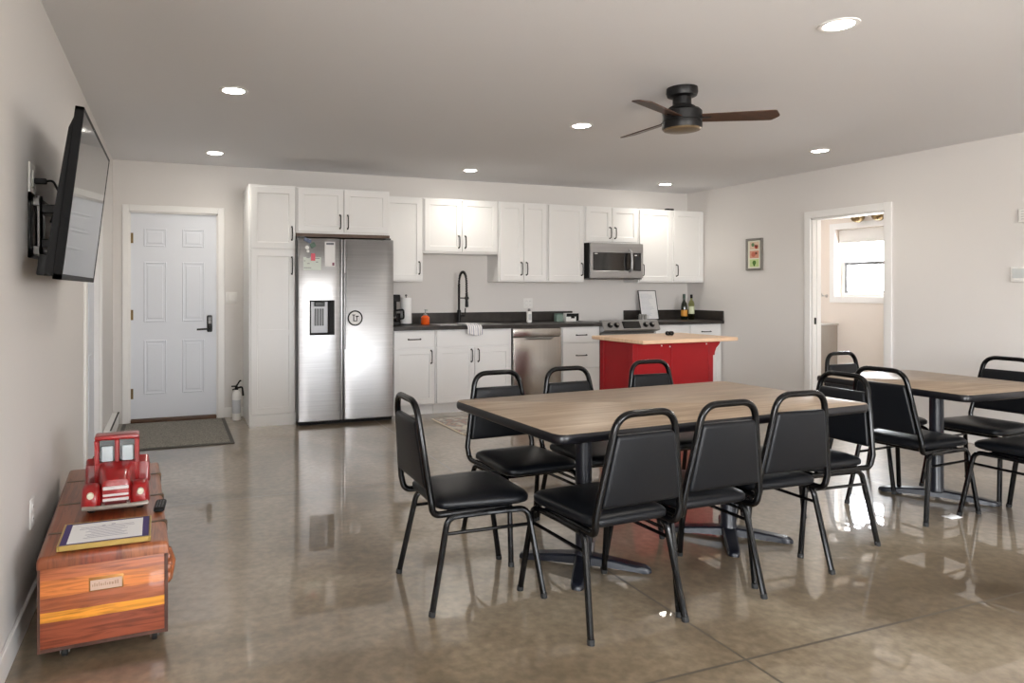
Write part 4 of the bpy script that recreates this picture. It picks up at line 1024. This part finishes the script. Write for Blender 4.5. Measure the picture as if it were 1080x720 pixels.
def table(name, label, x, y, rz, w, d, peds, a0, arms=4):
    t = thing(name, label, 'table', (x, y, 0), rz)
    o_ = [Vector(p) for p in outline(rect(-w / 2, w / 2, -d / 2, d / 2), 0.055, 6)]
    bm = NB(); L = []
    for dd, z in ((0.006, 0.7), (0.001, 0.706), (0.0, 0.718), (0.001, 0.732), (0.005, 0.7385)):
        L.append([Vector((p.x, p.y, z)) for p in (inset2(o_, dd) if dd else o_)])
    rings3(bm, L); obj('edge_band', bm, edge_m, t, 50)
    bm = NB(); q = inset2(o_, 0.006); rings3(bm, [[Vector((p.x, p.y, 0.737)) for p in q], [Vector((p.x, p.y, 0.7397)) for p in q], [Vector((p.x, p.y, 0.740)) for p in inset2(o_, 0.0065)]])
    obj('tabletop', bm, lam_m, t)
    for (cx, cy) in peds: pedestal(t, cx, cy, a0, arms)
    return t
table('dining_table', 'long wood-topped table on two black pedestals with chairs all round', 2.275, 2.815, math.radians(3.2), 1.835, 0.93, ((-0.46, 0.0), (0.46, 0.0)), 48)
table('dining_table', 'small square wood-topped table on one black pedestal near the doorway', 4.37, 2.875, math.radians(0), 0.89, 0.93, ((0.08, 0.035),), -55, 2)
# folded napkin on the floor under the small table's foot
bm = NB(); 
V = [[bm.verts.new((0.045 * (i - 2) / 2 + 0.004 * random.uniform(-1, 1), 0.03 * (j - 2) / 2 + 0.004 * random.uniform(-1, 1), 0.001 + 0.012 * random.random() * (1 if 0 < i < 4 and 0 < j < 4 else 0.2))) for i in range(5)] for j in range(5)]
for j in range(4):
    for i in range(4): bm.faces.new((V[j][i], V[j][i + 1], V[j + 1][i + 1], V[j + 1][i]))
nk = obj('crumpled_napkin', bm, paper_m); nk.location = (4.17, 2.64, 0.0); tag(nk, 'crumpled white napkin on the floor under the small table', 'napkin')
nk.modifiers.new('thick', 'SOLIDIFY').thickness = 0.002

# ------------------------------------------------------------------ television on its wall mount
tv = thing('television', 'black flat television on the left wall tilted down on an arm', 'television', (-0.338, 3.377, 1.652))
R_ = Matrix.Rotation(math.radians(6.8), 4, 'Y')        # tips the top into the room
W2, H2 = 0.555, 0.32
bm = NB(); 
for (a, b, c, d) in ((-W2, -W2 + 0.014, -H2, H2), (W2 - 0.014, W2, -H2, H2), (-W2, W2, -H2, -H2 + 0.022), (-W2, W2, H2 - 0.014, H2)): box(bm, -0.030, 0.001, a, b, c, d, 0.002, 1)
box(bm, -0.0295, -0.005, -W2 + 0.005, W2 - 0.005, -H2 + 0.005, H2 - 0.005); xf(bm, R_); obj('bezel', bm, mat('tv_bezel', rgb(5, 5, 6), 0.5, spec=0.15), tv)
bm = NB(); box(bm, -0.004, -0.0006, -W2 + 0.014, W2 - 0.014, -H2 + 0.022, H2 - 0.014); xf(bm, R_)
scr = mat('tv_screen', rgb(12, 13, 15), 0.06, 0, spec=0.5)
obj('screen', bm, scr, tv)
bm = NB()   # rear housing, thicker low down
pr = [(-0.030, H2 - 0.03), (-0.045, H2 - 0.08), (-0.054, 0.0), (-0.060, -H2 + 0.11), (-0.060, -H2 + 0.02), (-0.030, -H2 + 0.008)]
rings3(bm, [[Vector((x, -W2 + 0.02, z)) for x, z in pr], [Vector((x, W2 - 0.02, z)) for x, z in pr]]); xf(bm, R_); obj('rear_housing', bm, mat('tv_plastic', rgb(6, 6, 8), 0.4, spec=0.2), tv, 20)
bm = NB(); box(bm, -0.086, -0.056, -W2 + 0.022, -W2 + 0.16, -H2 + 0.008, -H2 + 0.085, 0.005, 2); xf(bm, R_); obj('speaker', bm, black_m, tv)
mt = thing('television_mount', 'black articulated wall bracket behind the television', 'bracket', (XL, 3.32, 1.555))
bm = NB(); box(bm, 0.0005, 0.012, -0.22, 0.22, 0.09, 0.13, 0.002, 1); box(bm, 0.0005, 0.012, -0.22, 0.22, -0.13, -0.09, 0.002, 1); box(bm, 0.0005, 0.012, -0.22, -0.17, -0.13, 0.13, 0.002, 1); box(bm, 0.0005, 0.012, 0.05, 0.10, -0.13, 0.13, 0.002, 1); obj('wall_plate', bm, blk_m, mt)
bm = NB(); tube(bm, [(0.03, -0.16, -0.12), (0.03, -0.16, 0.12)], 0.013, 10); box(bm, 0.008, 0.035, -0.175, -0.145, 0.08, 0.115, 0.003, 1); box(bm, 0.008, 0.035, -0.175, -0.145, -0.115, -0.08, 0.003, 1); obj('pivot', bm, steel2_m, mt)
bm = NB(); 
for z in (-0.07, 0.07): box(bm, 0.028, 0.095, -0.165, 0.0, z - 0.018, z + 0.018, 0.004, 1)
tube(bm, [(0.085, -0.02, -0.10), (0.085, -0.02, 0.10)], 0.013, 10); obj('arm', bm, blk_m, mt)
bm = NB(); box(bm, 0.098, 0.112, -0.10, 0.10, -0.10, 0.10, 0.003, 1); xf(bm, Matrix.Rotation(math.radians(4), 4, 'Y')); obj('tilt_plate', bm, blk_m, mt)
wpl = thing('recessed_outlet', 'white cable outlet plate on the wall above the television bracket', 'outlet', (XL, 3.17, 1.745))
bm = NB(); box(bm, 0, 0.007, -0.06, 0.06, -0.065, 0.06, 0.002, 1); obj('cover_plate', bm, plast_m, wpl)
bm = NB(); box(bm, 0.0072, 0.014, -0.03, 0.03, -0.035, 0.03, 0.002, 1); obj('recess', bm, mat('recess_white', rgb(206, 205, 202), 0.5), wpl)
bm = NB(); box(bm, 0.0, 0.045, -0.012, 0.012, -0.012, 0.010, 0.003, 1)
tube(bm, fillet([(0.04, 0, 0), (0.065, 0.01, 0.006), (0.088, 0.03, -0.045), (0.092, 0.04, -0.085), (0.06, 0.05, -0.135), (0.05, 0.06, -0.16)], 0.04, 6), 0.0048, 8)
cbl = obj('power_cord', bm, black_m); cbl.location = (XL + 0.0145, 3.15, 1.735); tag(cbl, 'black power cord looping from the wall plate to the television', 'cord')

# ------------------------------------------------------------------ cedar chest and the things on it
CXc, CY0, CLEN, CW = -0.222, 2.70, 1.24, 0.425
cr = thing('storage_chest', 'reddish cedar storage chest on casters against the left wall', 'chest', (CXc, CY0, 0), math.radians(2.5))
bm = NB(); box(bm, -0.206, 0.206, 0.006, CLEN, 0.055, 0.338, 0.004, 2); obj('body', bm, cedar_m, cr)
bm = NB(); L = []
for dd, z in ((0.0, 0.3385), (0.0, 0.362), (0.002, 0.370), (0.007, 0.377), (0.016, 0.380)):
    L.append([Vector((p.x, p.y, z)) for p in outline(rect(-CW / 2 + dd, CW / 2 - dd, -0.01 + dd, CLEN + 0.02 - dd), 0.008, 3)])
rings3(bm, L); lid = obj('lid', bm, cedlid_m, cr)
for y in (0.24, 0.62, 1.0):
    bm = NB(); box(bm, -CW / 2 + 0.012, CW / 2 - 0.012, y - 0.009, y + 0.009, 0.3785, 0.3815, 0.001, 1); box(bm, CW / 2 - 0.02, CW / 2 + 0.004, y - 0.011, y + 0.011, 0.340, 0.3825, 0.002, 1); obj('strap', bm, mat('worn_strap', rgb(92, 74, 56), 0.5, 0.4, noise=((20, 20, 20), 0.5, 4)), lid)
bm = NB(); box(bm, -0.210, -0.202, 0.002, CLEN - 0.01, 0.046, 0.338); box(bm, 0.198, 0.210, 0.002, 0.022, 0.046, 0.338); box(bm, -0.210, 0.210, 0.004, 0.024, 0.046, 0.058); obj('edge_trim', bm, mat('dark_edge', rgb(78, 50, 40), 0.45, noise=((12, 12, 12), 0.4, 4)), cr)
bm = NB(); box(bm, -0.052, 0.062, 0.005, 0.013, 0.232, 0.283, 0.003, 2); pl = obj('name_plate', bm, mat('brass_edge', rgb(150, 104, 52), 0.35, 0.6), cr)
bm = NB(); box(bm, -0.046, 0.056, 0.0035, 0.006, 0.237, 0.272); obj('plate_face', bm, mat('plate_face', rgb(206, 178, 160), 0.35, 0.3), pl)
bm = NB()
x = -0.04
while x < 0.045:
    w = random.uniform(0.003, 0.007); h = random.uniform(0.008, 0.014); box(bm, x, x + w, 0.0028, 0.0036, 0.25, 0.25 + h); x += w + 0.003
obj('engraving', bm, mat('engraving', rgb(168, 136, 116), 0.5), pl)
bm = NB()
for z in (0.29, 0.25, 0.215): lathe(bm, [(0, 0.0), (0.03, 0.0), (0.026, 0.016), (0.012, 0.024), (0, 0.026)], (0.204, 0.10, z), 16, 'x')
tube(bm, [(0.212, 0.10, 0.32), (0.224, 0.10, 0.27), (0.218, 0.10, 0.20)], [0.012, 0.018, 0.012], 10); obj('side_scroll', bm, cedlid_m, cr)
for (x, y) in ((-0.13, 0.06), (0.165, 0.06), (-0.15, CLEN - 0.08), (0.165, CLEN - 0.08)):
    bm = NB(); lathe(bm, [(0, -0.009), (0.019, -0.009), (0.021, -0.006), (0.021, 0.006), (0.019, 0.009), (0, 0.009)], (x, y, 0.021), 18, 'x')
    cw = obj('caster', bm, rub_m, cr)
    bm = NB()
    for s_ in (-1, 1): box(bm, x + s_ * 0.014 - 0.0015, x + s_ * 0.014 + 0.0015, y - 0.012, y + 0.012, 0.015, 0.048)
    box(bm, x - 0.022, x + 0.022, y - 0.022, y + 0.022, 0.047, 0.0545); obj('fork', bm, steel2_m, cw)
CT = 0.3825

# framed certificate lying flat
pfm = thing('framed_certificate', 'white certificate with a purple mat lying flat on the cedar chest', 'framed certificate', (-0.226, 2.838, CT), math.radians(1.0))
bm = NB(); w, d, f = 0.153, 0.125, 0.008
for (a, b, c, e) in ((-w, -w + f, -d, d), (w - f, w, -d, d), (-w + f, w - f, -d, -d + f), (-w + f, w - f, d - f, d)): box(bm, a, b, c, e, 0.0005, 0.020, 0.002, 1)
obj('frame', bm, mat('gold_frame', rgb(178, 150, 84), 0.35, 0.4), pfm)
bm = NB(); box(bm, -w + f, w - f, -d + f, d - f, 0.002, 0.0195); obj('purple_mat', bm, mat('purple_mat', rgb(64, 50, 104), 0.7), pfm)
bm = NB(); box(bm, -w + 0.03, w - 0.03, -d + 0.018, d - 0.024, 0.0194, 0.0205); pgc = obj('page', bm, paper_m, pfm)
bm = NB()
for k in range(8):
    wd = random.uniform(0.05, 0.10); box(bm, -wd, wd, -0.07 + k * 0.017, -0.066 + k * 0.017, 0.0204, 0.0209)
box(bm, -0.02, -0.008, 0.055, 0.062, 0.0204, 0.0209); box(bm, 0.012, 0.026, 0.06, 0.068, 0.0204, 0.0209)
obj('printed_lines', bm, mat('cert_ink', rgb(160, 158, 172), 0.7), pgc)
rm = thing('remote_control', 'small black remote control on the cedar chest beside the red truck', 'remote', (-0.045, 3.12, CT), math.radians(-4))
bm = NB(); slab(bm, outline(rect(-0.021, 0.021, -0.065, 0.065), 0.01), 0.0005, 0.017, 0.004); obj('body', bm, black_m, rm)
bm = NB()
for r in range(5):
    for c in range(3): box(bm, -0.014 + c * 0.011, -0.007 + c * 0.011, -0.045 + r * 0.019, -0.034 + r * 0.019, 0.0168, 0.0185, 0.001, 1)
obj('button', bm, mat('button_grey', rgb(88, 90, 92), 0.5), rm)

# red metal toy truck facing the camera (-y)
tk = thing('toy_truck', 'red vintage metal toy truck parked on the cedar chest', 'toy truck', (-0.218, 3.20, CT), math.radians(2))
tk.scale = (1.04, 1.04, 1.10)
tred = mat('truck_red', rgb(146, 20, 22), 0.34, 0, coat=0.4, noise=((14, 14, 14), 0.22, 5))
tdk = mat('truck_dark_red', rgb(96, 16, 16), 0.45)
silver = mat('truck_silver', rgb(170, 164, 156), 0.35, 0.7)
bm = NB()   # hood: rounded nose with sloped shoulders
def ringh(y, w, zt, zb, r): return [Vector((p.x, y, p.y)) for p in outline([(-w, zb), (w, zb), (w * 0.86, zt), (-w * 0.86, zt)], [0.005, 0.005, r, r], 5)]
rings3(bm, [ringh(-0.085, 0.050, 0.106, 0.045, 0.02), ringh(-0.078, 0.056, 0.122, 0.04, 0.025), ringh(-0.03, 0.062, 0.144, 0.04, 0.028), ringh(0.05, 0.075, 0.162, 0.04, 0.025)]); obj('hood', bm, tred, tk, 40)
bm = NB()   # cab, with real window openings in front
cw_, cz0, cy0, cy1 = 0.085, 0.158, 0.05, 0.15
box(bm, -cw_, cw_, cy0, cy1, 0.04, cz0, 0.004, 1)
box(bm, -cw_, cw_, cy0 + 0.012, cy1, 0.243, 0.262, 0.008, 2)
for (a, b) in ((-cw_, -cw_ + 0.018), (-0.008, 0.008), (cw_ - 0.018, cw_)):
    s0 = len(bm.verts); box(bm, a, b, 0, 0.014, cz0 - 0.002, 0.246, 0.002, 1)
    xf(bm, Matrix.Translation((0, cy0 + 0.002, 0)), s0)
box(bm, -cw_, cw_, cy1 - 0.012, cy1, cz0, 0.245)
for sx in (-1, 1): box(bm, sx * (cw_ - 0.006) - 0.006, sx * (cw_ - 0.006) + 0.006, cy1 - 0.045, cy1, cz0, 0.245)
obj('cab', bm, tred, tk)
bm = NB()
for sx in (-1, 1): box(bm, sx * 0.038 - 0.028, sx * 0.038 + 0.028, cy0 + 0.030, cy0 + 0.032, cz0 + 0.002, 0.243)
obj('windshield', bm, mat('toy_glass', rgb(70, 74, 76), 0.1, coat=0.5), tk)
for sx in (-1, 1):
    bm = NB(); box(bm, sx * 0.038 - 0.021, sx * 0.038 + 0.023, cy0 + 0.018, cy0 + 0.0295, cz0 + 0.001, cz0 + 0.062, 0.009, 3); obj('windshield_shape', bm, mat('pale_blue_enamel', rgb(200, 214, 218), 0.4), tk)  # pale rounded blocks showing in the lower windshield openings
for sx in (-1, 1):   # front fenders
    bm = NB(); L = []
    for y, w, z in ((-0.098, 0.022, 0.062), (-0.085, 0.034, 0.094), (-0.05, 0.040, 0.110), (-0.01, 0.036, 0.098), (0.03, 0.028, 0.06)):
        L.append([Vector((sx * 0.088 + p.x, y, p.y)) for p in outline([(-w, 0.028), (w, 0.028), (w * 0.8, z), (-w * 0.8, z)], [0.004, 0.004, w * 0.55, w * 0.55], 5)])
    rings3(bm, L); fd = obj('fender', bm, tred, tk, 45)
    bm = NB(); lathe(bm, [(0, -0.008), (0.011, -0.006), (0.013, 0.0), (0.013, 0.006)], (sx * 0.09, -0.096, 0.074), 18, 'y'); obj('headlight', bm, mat('toy_headlight', rgb(226, 222, 200), 0.2), fd)
    for y in (-0.05, 0.20):
        bm = NB(); lathe(bm, [(0, -0.014), (0.03, -0.014), (0.034, -0.008), (0.034, 0.008), (0.03, 0.014), (0, 0.014)], (sx * 0.088, y, 0.0345), 22, 'x'); wl = obj('wheel', bm, rub_m, tk)
        bm = NB(); lathe(bm, [(0, sx * 0.0175), (0.014, sx * 0.017), (0.016, sx * 0.0135)], (sx * 0.088, y, 0.0345), 16, 'x'); obj('hub_cap', bm, silver, wl)
    bm = NB(); L = []   # rear fenders
    for y, w, z in ((0.135, 0.020, 0.06), (0.155, 0.028, 0.13), (0.20, 0.030, 0.15), (0.245, 0.026, 0.12), (0.265, 0.02, 0.06)):
        L.append([Vector((sx * 0.100 + p.x, y, p.y)) for p in outline([(-w, 0.05), (w, 0.05), (w * 0.8, z), (-w * 0.8, z)], [0.004, 0.004, w * 0.5, w * 0.5], 5)])
    rings3(bm, L); obj('fender', bm, tred, tk, 45)
bm = NB()
for z0, z1 in ((0.088, 0.100), (0.064, 0.072), (0.046, 0.056)): box(bm, -0.047, 0.047, -0.092, -0.083, z0, z1, 0.002, 1)
obj('grille', bm, mat('grille_white', rgb(226, 220, 220), 0.35), tk)
bm = NB(); tube(bm, [(-0.118, -0.098, 0.030), (-0.06, -0.112, 0.031), (0.06, -0.112, 0.031), (0.118, -0.098, 0.030)], 0.0085, 10); box(bm, -0.05, -0.04, -0.108, -0.08, 0.027, 0.04); box(bm, 0.04, 0.05, -0.108, -0.08, 0.027, 0.04); obj('bumper', bm, silver, tk)
bm = NB(); box(bm, -0.075, 0.075, 0.152, 0.30, 0.05, 0.062); box(bm, -0.078, -0.07, 0.152, 0.30, 0.05, 0.125, 0.002, 1); box(bm, 0.07, 0.078, 0.152, 0.30, 0.05, 0.125, 0.002, 1); box(bm, -0.078, 0.078, 0.292, 0.30, 0.05, 0.125, 0.002, 1); obj('truck_bed', bm, tred, tk)
bm = NB(); box(bm, -0.06, 0.06, -0.082, 0.28, 0.026, 0.0445); obj('chassis', bm, tdk, tk)

# ------------------------------------------------------------------ bathroom things
vn = thing('bathroom_vanity', 'grey bathroom vanity seen through the doorway', 'vanity', (7.54, 6.8, 0))
bm = NB(); box(bm, -0.27, 0.305, -0.47, 0.47, 0.09, 0.848, 0.002, 1); obj('body', bm, mat('vanity_grey', rgb(160, 152, 143), 0.5), vn)
bm = NB(); box(bm, -0.22, 0.305, -0.46, 0.46, 0.0, 0.0895); obj('toe_kick', bm, steel2_m, vn)
bm = NB(); slab(bm, outline(rect(-0.30, 0.306, -0.49, 0.49), 0.008, 2), 0.8485, 0.872, 0.003); obj('top', bm, mat('vanity_top', rgb(176, 170, 164), 0.3), vn)
for y0 in (-0.45, 0.01):
    do = obj('door', xf(shaker(0.0, 0.44, 0.12, 0.82, 0.0), Matrix.Translation((-0.2905, y0 + 0.44, 0)) @ Matrix.Rotation(-PI / 2, 4, 'Z')), mat('vanity_door', rgb(160, 152, 143), 0.5), vn)
hk = thing('towel_hook', 'small chrome hook on the bathroom wall above the vanity', 'hook', (BX, 6.49, 1.215))
bm = NB(); lathe(bm, [(0, -0.012), (0.018, -0.012), (0.022, 0.0)], (0, 0, 0), 16, 'x'); obj('base', bm, chrome_m, hk)
bm = NB(); tube(bm, fillet([(-0.01, 0, 0), (-0.06, 0, 0.0), (-0.065, 0.02, 0.03)], 0.015), 0.007, 8); tube(bm, [(-0.055, -0.03, 0), (-0.055, 0.05, 0)], 0.006, 8); obj('arm', bm, chrome_m, hk)
bl_ = bpy.data.lights.new('bathroom_fill', 'POINT'); bl_.energy = 9; bl_.color = (1.0, 0.92, 0.84); bl_.shadow_soft_size = 0.12
blo = bpy.data.objects.new('bathroom_fill', bl_); COL.objects.link(blo); blo.location = (7.0, 4.6, 2.35)  # added fill light with no fixture, brightens the bathroom
vl = thing('vanity_light', 'wall light with two brass bowl shades above the bathroom window', 'wall light', (BX, 5.86, 2.205))
bm = NB(); box(bm, -0.02, -0.0005, -0.28, 0.22, -0.01, 0.05, 0.004, 1); obj('back_bar', bm, bronze_m, vl)
for dy in (0.125, -0.135):
    bm = NB(); lathe(bm, [(0.0, -0.100), (0.03, -0.096), (0.058, -0.078), (0.074, -0.05), (0.081, -0.015), (0.079, -0.012), (0.0, -0.012)], (-0.10, dy, 0), 24); sh_ = obj('shade', bm, bronze_m, vl)
    bm = NB(); tube(bm, [(-0.015, dy, 0.02), (-0.10, dy, 0.02), (-0.10, dy, -0.012)], 0.007, 8); obj('shade_arm', bm, bronze_m, sh_)

# ------------------------------------------------------------------ world, daylight portals, camera
w = bpy.data.worlds.new('World'); S.world = w; w.use_nodes = True
nt = w.node_tree; bg = nt.nodes['Background']
tc = nt.nodes.new('ShaderNodeTexCoord'); sp_ = nt.nodes.new('ShaderNodeSeparateXYZ'); rp = nt.nodes.new('ShaderNodeValToRGB'); mr = nt.nodes.new('ShaderNodeMapRange')
mr.inputs['From Min'].default_value = -0.3; mr.inputs['From Max'].default_value = 0.5
nt.links.new(tc.outputs['Generated'], sp_.inputs[0]); nt.links.new(sp_.outputs['Z'], mr.inputs['Value']); nt.links.new(mr.outputs[0], rp.inputs['Fac']); nt.links.new(rp.outputs[0], bg.inputs['Color'])
e = rp.color_ramp.elements
e[0].position = 0.0; e[0].color = (0.86, 0.85, 0.84, 1); e[1].position = 1.0; e[1].color = (0.84, 0.92, 1.0, 1)
k = e.new(0.36); k.color = (0.86, 0.82, 0.77, 1); k = e.new(0.42); k.color = (0.95, 0.96, 0.98, 1)
bg.inputs['Strength'].default_value = 37.0
def portal(name, loc, rot, sx, sy):
    l = bpy.data.lights.new(name, 'AREA'); l.shape = 'RECTANGLE'; l.size = sx; l.size_y = sy; l.cycles.is_portal = True
    o = bpy.data.objects.new(name, l); COL.objects.link(o); o.location = loc; o.rotation_euler = rot
for i, (x0, x1, z0, z1) in enumerate(FW):
    portal('daylight_portal', ((x0 + x1) / 2, YF - 0.10, (z0 + z1) / 2), (PI / 2, 0, 0), x1 - x0, z1 - z0)
for (y0, y1, z0, z1) in LW:
    portal('daylight_portal', (XL - 0.10, (y0 + y1) / 2, (z0 + z1) / 2), (0, -PI / 2, 0), z1 - z0, y1 - y0)
portal('daylight_portal', (BX + 0.155, (BW0 + BW1) / 2, (BZ0 + BZ1) / 2), (0, PI / 2, 0), BZ1 - BZ0, BW1 - BW0)

cam = bpy.data.cameras.new('Camera'); co = bpy.data.objects.new('Camera', cam); COL.objects.link(co)
co.location = (0, 0, 1.3); co.rotation_euler = (PI / 2, 0, -math.atan(274 / 728.0))
cam.sensor_width = 36.0; cam.lens = 728.0 / 1080.0 * 36.0
cam.shift_x = (540 - 455) / 1080.0; cam.shift_y = -(360 - 305) / 1080.0
cam.clip_start = 0.02
S.camera = co
S.view_settings.view_transform = 'Standard'
try: S.view_settings.look = 'None'
except Exception: pass
S.view_settings.gamma = 1.0; S.view_settings.exposure = -0.05; S.view_settings.use_curve_mapping = False
S.cycles.use_denoising = True
S.cycles.denoising_input_passes = 'RGB_ALBEDO_NORMAL'
S.cycles.max_bounces = 10; S.cycles.diffuse_bounces = 6; S.cycles.glossy_bounces = 5; S.cycles.transmission_bounces = 6
S.cycles.sample_clamp_indirect = 8.0
S.cycles.caustics_reflective = False; S.cycles.caustics_refractive = False
